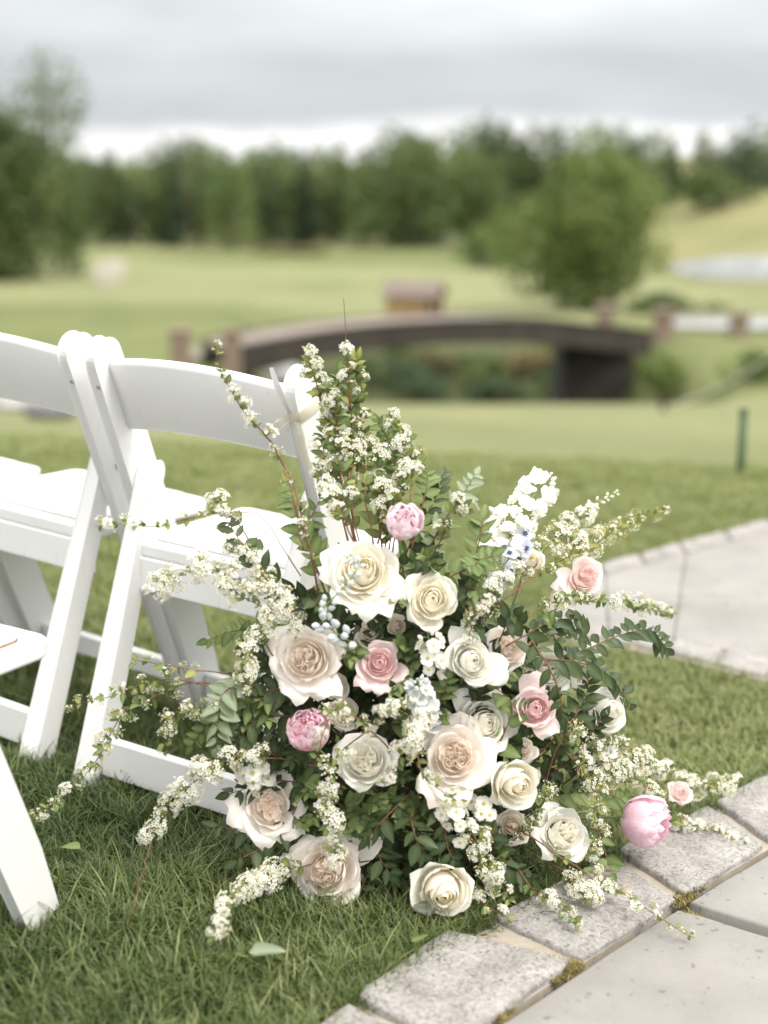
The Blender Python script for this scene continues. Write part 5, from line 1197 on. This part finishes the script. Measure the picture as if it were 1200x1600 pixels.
def bud_mesh(name, m, l=1, w_=.31):
    V = []; F = []; T = []; n = 7
    for j, (t, q) in enumerate(((0, .2), (.15, .65), (.4, 1), (.68, .85), (.88, .45), (1, .06))):
        for k in range(n): a = 2*math.pi*k/n; V.append((w_*q*math.cos(a)*(1+.12*math.cos(3*a)), w_*q*math.sin(a), l*t)); T.append(t)
    for j in range(5):
        for k in range(n): F.append((j*n+k, j*n+(k+1) % n, (j+1)*n+(k+1) % n, (j+1)*n+k))
    F += [tuple(range(n))[::-1], tuple(range(5*n, 6*n))]
    return mesh(name, V, F, m, True, None, {'tint': T})
FL = {'stock': [floret_big('floret', 3, .012, [M['white'], M['heart']], k, None, .2) for k in range(3)],
      'blue': [floret_big('floret', 1, .0135, [M['blue'], M['darkheart']], 5+k, 1, .1, .3) for k in range(2)],
      'paleblue': [floret_big('floret', 1, .0115, [M['bluebud'], M['greenbud']], 9+k, 1, .12, .9) for k in range(2)],
      'single': [floret_big('floret', 2, .013, [M['white'], M['heart']], 15+k, 1, .16) for k in range(3)]}
BM = {'white': bud_mesh('bud', M['white']), 'blue': bud_mesh('bud', M['bluebud']), 'green': bud_mesh('bud', M['greenbud'])}
def spike(name, label, cat, pts, fl, bd, t0, tb, n, spread, fs, bs, seed, group=None, stem=.0018, alldir=.4):
    rr = random.Random(4000+seed); P = path3(pts); C = catmull(P, 22); t = thing(name, label, cat, Matrix.Translation(C[0]), group); inv = Matrix.Translation(-C[0])
    obj('stem', mesh('stem', *tube([inv @ c for c in C], stem, stem*.5, 6), M['greenstem']), t)
    for i in range(n):
        s = t0+(1-t0)*(i+.5)/n; f = s*22; k = min(int(f), 21); p = C[k].lerp(C[k+1], f-k); d = (C[k+1]-C[k]).normalized(); V = (CAM-p).normalized()
        a = i*2.4+rr.uniform(-.4, .4); x = d.cross(Vector((.2, .3, .9))).normalized(); y = d.cross(x); o_ = (x*math.cos(a)+y*math.sin(a)+V*alldir).normalized()
        tap = 1-.55*max(0, (s-tb)/(1-tb)) if s > tb else 1
        q = p+o_*spread*tap; nrm = (o_+d*.35+V*.2+Vector((rr.uniform(-.3, .3), rr.uniform(-.3, .3), rr.uniform(-.3, .3)))).normalized()
        mb_ = catmull([p, p.lerp(q, .6)+d*.003, q], 4); obj('pedicel', mesh('pedicel', *tube([inv @ c for c in mb_], .0006, .0006, 4, False), M['greenstem']), t)
        if s < tb and fl: obj('floret', rr.choice(FL[fl]), t, inv @ frame(nrm, q, None, rr.uniform(0, 6.28), fs*rr.uniform(.85, 1.15)))
        else: obj('bud', BM[bd], t, inv @ frame((nrm+d*.6), q-nrm*.003, None, 0, bs*tap*rr.uniform(.8, 1.15)))
    return t
spike('stock_stem', 'tall white stock flower with ruffled blooms at the upper right', 'stock', [(735, 965, .08), (775, 880, .10), (812, 810, .13), (840, 765, .15), (856, 738, .16)], 'stock', 'white', .34, .80, 36, .025, 1.3, .019, 1)
spike('stock_stem', 'second white stock stem leaning left below the tall one', 'stock', [(735, 950, .08), (760, 890, .12), (782, 840, .14), (790, 790, .15)], 'stock', 'white', .42, .88, 20, .024, 1.2, .016, 2)
spike('white_bud_spike', 'slender spike of round white buds at upper right', 'bud spike', [(830, 880, .16), (880, 825, .2), (925, 790, .22), (968, 768, .23)], None, 'white', .35, .2, 26, .010, 1, .013, 3)
spike('delphinium', 'blue delphinium with dark eyed florets below the white stock', 'delphinium', [(715, 1000, .08), (750, 940, .07), (785, 885, .08), (830, 840, .10)], 'blue', 'blue', .30, .97, 17, .017, 1.15, .013, 4)
spike('delphinium', 'pale blue delphinium buds left of the largest white rose', 'delphinium', [(560, 1010, .02), (520, 985, -.03), (500, 958, -.04), (540, 915, -.06), (560, 880, -.07), (535, 868, -.07)], None, 'blue', .02, .01, 40, .013, 1, .021, 5, stem=.0012, alldir=.7)
spike('hyacinth', 'pale blue and white hyacinth at the centre above the blush garden rose', 'hyacinth', [(690, 1170, .06), (672, 1130, .02), (660, 1095, -.01), (652, 1062, -.02)], 'paleblue', 'blue', .30, .86, 34, .014, 1.0, .015, 6, alldir=.8)
spike('stock_stem', 'small white stock florets right of the pink spray rose', 'stock', [(700, 1060, .06), (680, 1040, .02), (672, 1012, .0), (668, 985, 0)], 'single', 'white', .15, .8, 14, .016, .9, .014, 7, alldir=.8)
spike('stock_stem', 'white stock florets at left above the wide petalled blush rose', 'stock', [(440, 1250, .05), (412, 1225, .02), (395, 1205, .0), (380, 1185, -.01)], 'single', 'white', .1, .9, 14, .016, 1.05, .014, 8, alldir=.8)
spike('stock_stem', 'white stock florets below the big blush garden rose', 'stock', [(680, 1230, .04), (700, 1265, -.01), (718, 1285, -.02), (735, 1330, -.02)], 'single', 'white', .15, .95, 14, .018, .95, .014, 9, alldir=.8)
spike('stock_stem', 'few white florets between the cream side rose and trailing sprig', 'stock', [(740, 1240, .04), (752, 1262, .0), (765, 1275, -.01)], 'single', 'white', .2, .95, 6, .014, .95, .014, 10, alldir=.8)
spike('stock_stem', 'white florets glimpsed behind the dark leaf sprig at right', 'stock', [(850, 1090, .08), (900, 1050, .08), (930, 1010, .09)], 'single', 'white', .2, .95, 12, .016, 1, .014, 11, alldir=.8)
spike('delphinium', 'faint blue florets behind the hanging sprig at right', 'delphinium', [(880, 1230, .06), (930, 1190, .06), (960, 1150, .08)], 'paleblue', 'blue', .3, .8, 14, .014, .9, .014, 12, alldir=.6)
# ---------------------------------------------------------------- fallen leaves on the grass
def fallen(u, v, px, ls, lab, rot, lift=.03, k=0):
    p = hit(u, v)+NN*lift; s = px*(p-CAM).dot(FWD)/FPX
    m = NEAR.to_3x3().to_4x4(); m.translation = p
    o = obj('fallen_leaf', LS[ls][k], None, m @ Matrix.Rotation(rot, 4, 'Z') @ Matrix.Rotation(.15, 4, 'X') @ Matrix.Diagonal((s*1.3, s, s, 1))); tag(o, lab, 'leaf', 'fallen leaves on the grass')
fallen(388, 1520, 58, 'grey', 'pale grey green leaf lying on the grass near the kerb', -1.5, .032, 1)
fallen(125, 1358, 34, 'mid', 'small leaf standing in the grass below the trailing sprig', 1.4, .035, 2)
fallen(640, 1500, 30, 'mid', 'small leaf on the grass at the edge of the granite kerb', -1.2, .03, 0)
fallen(660, 1445, 26, 'grey', 'tiny grey leaf below the drooping yellow rose', .6, .03, 3)
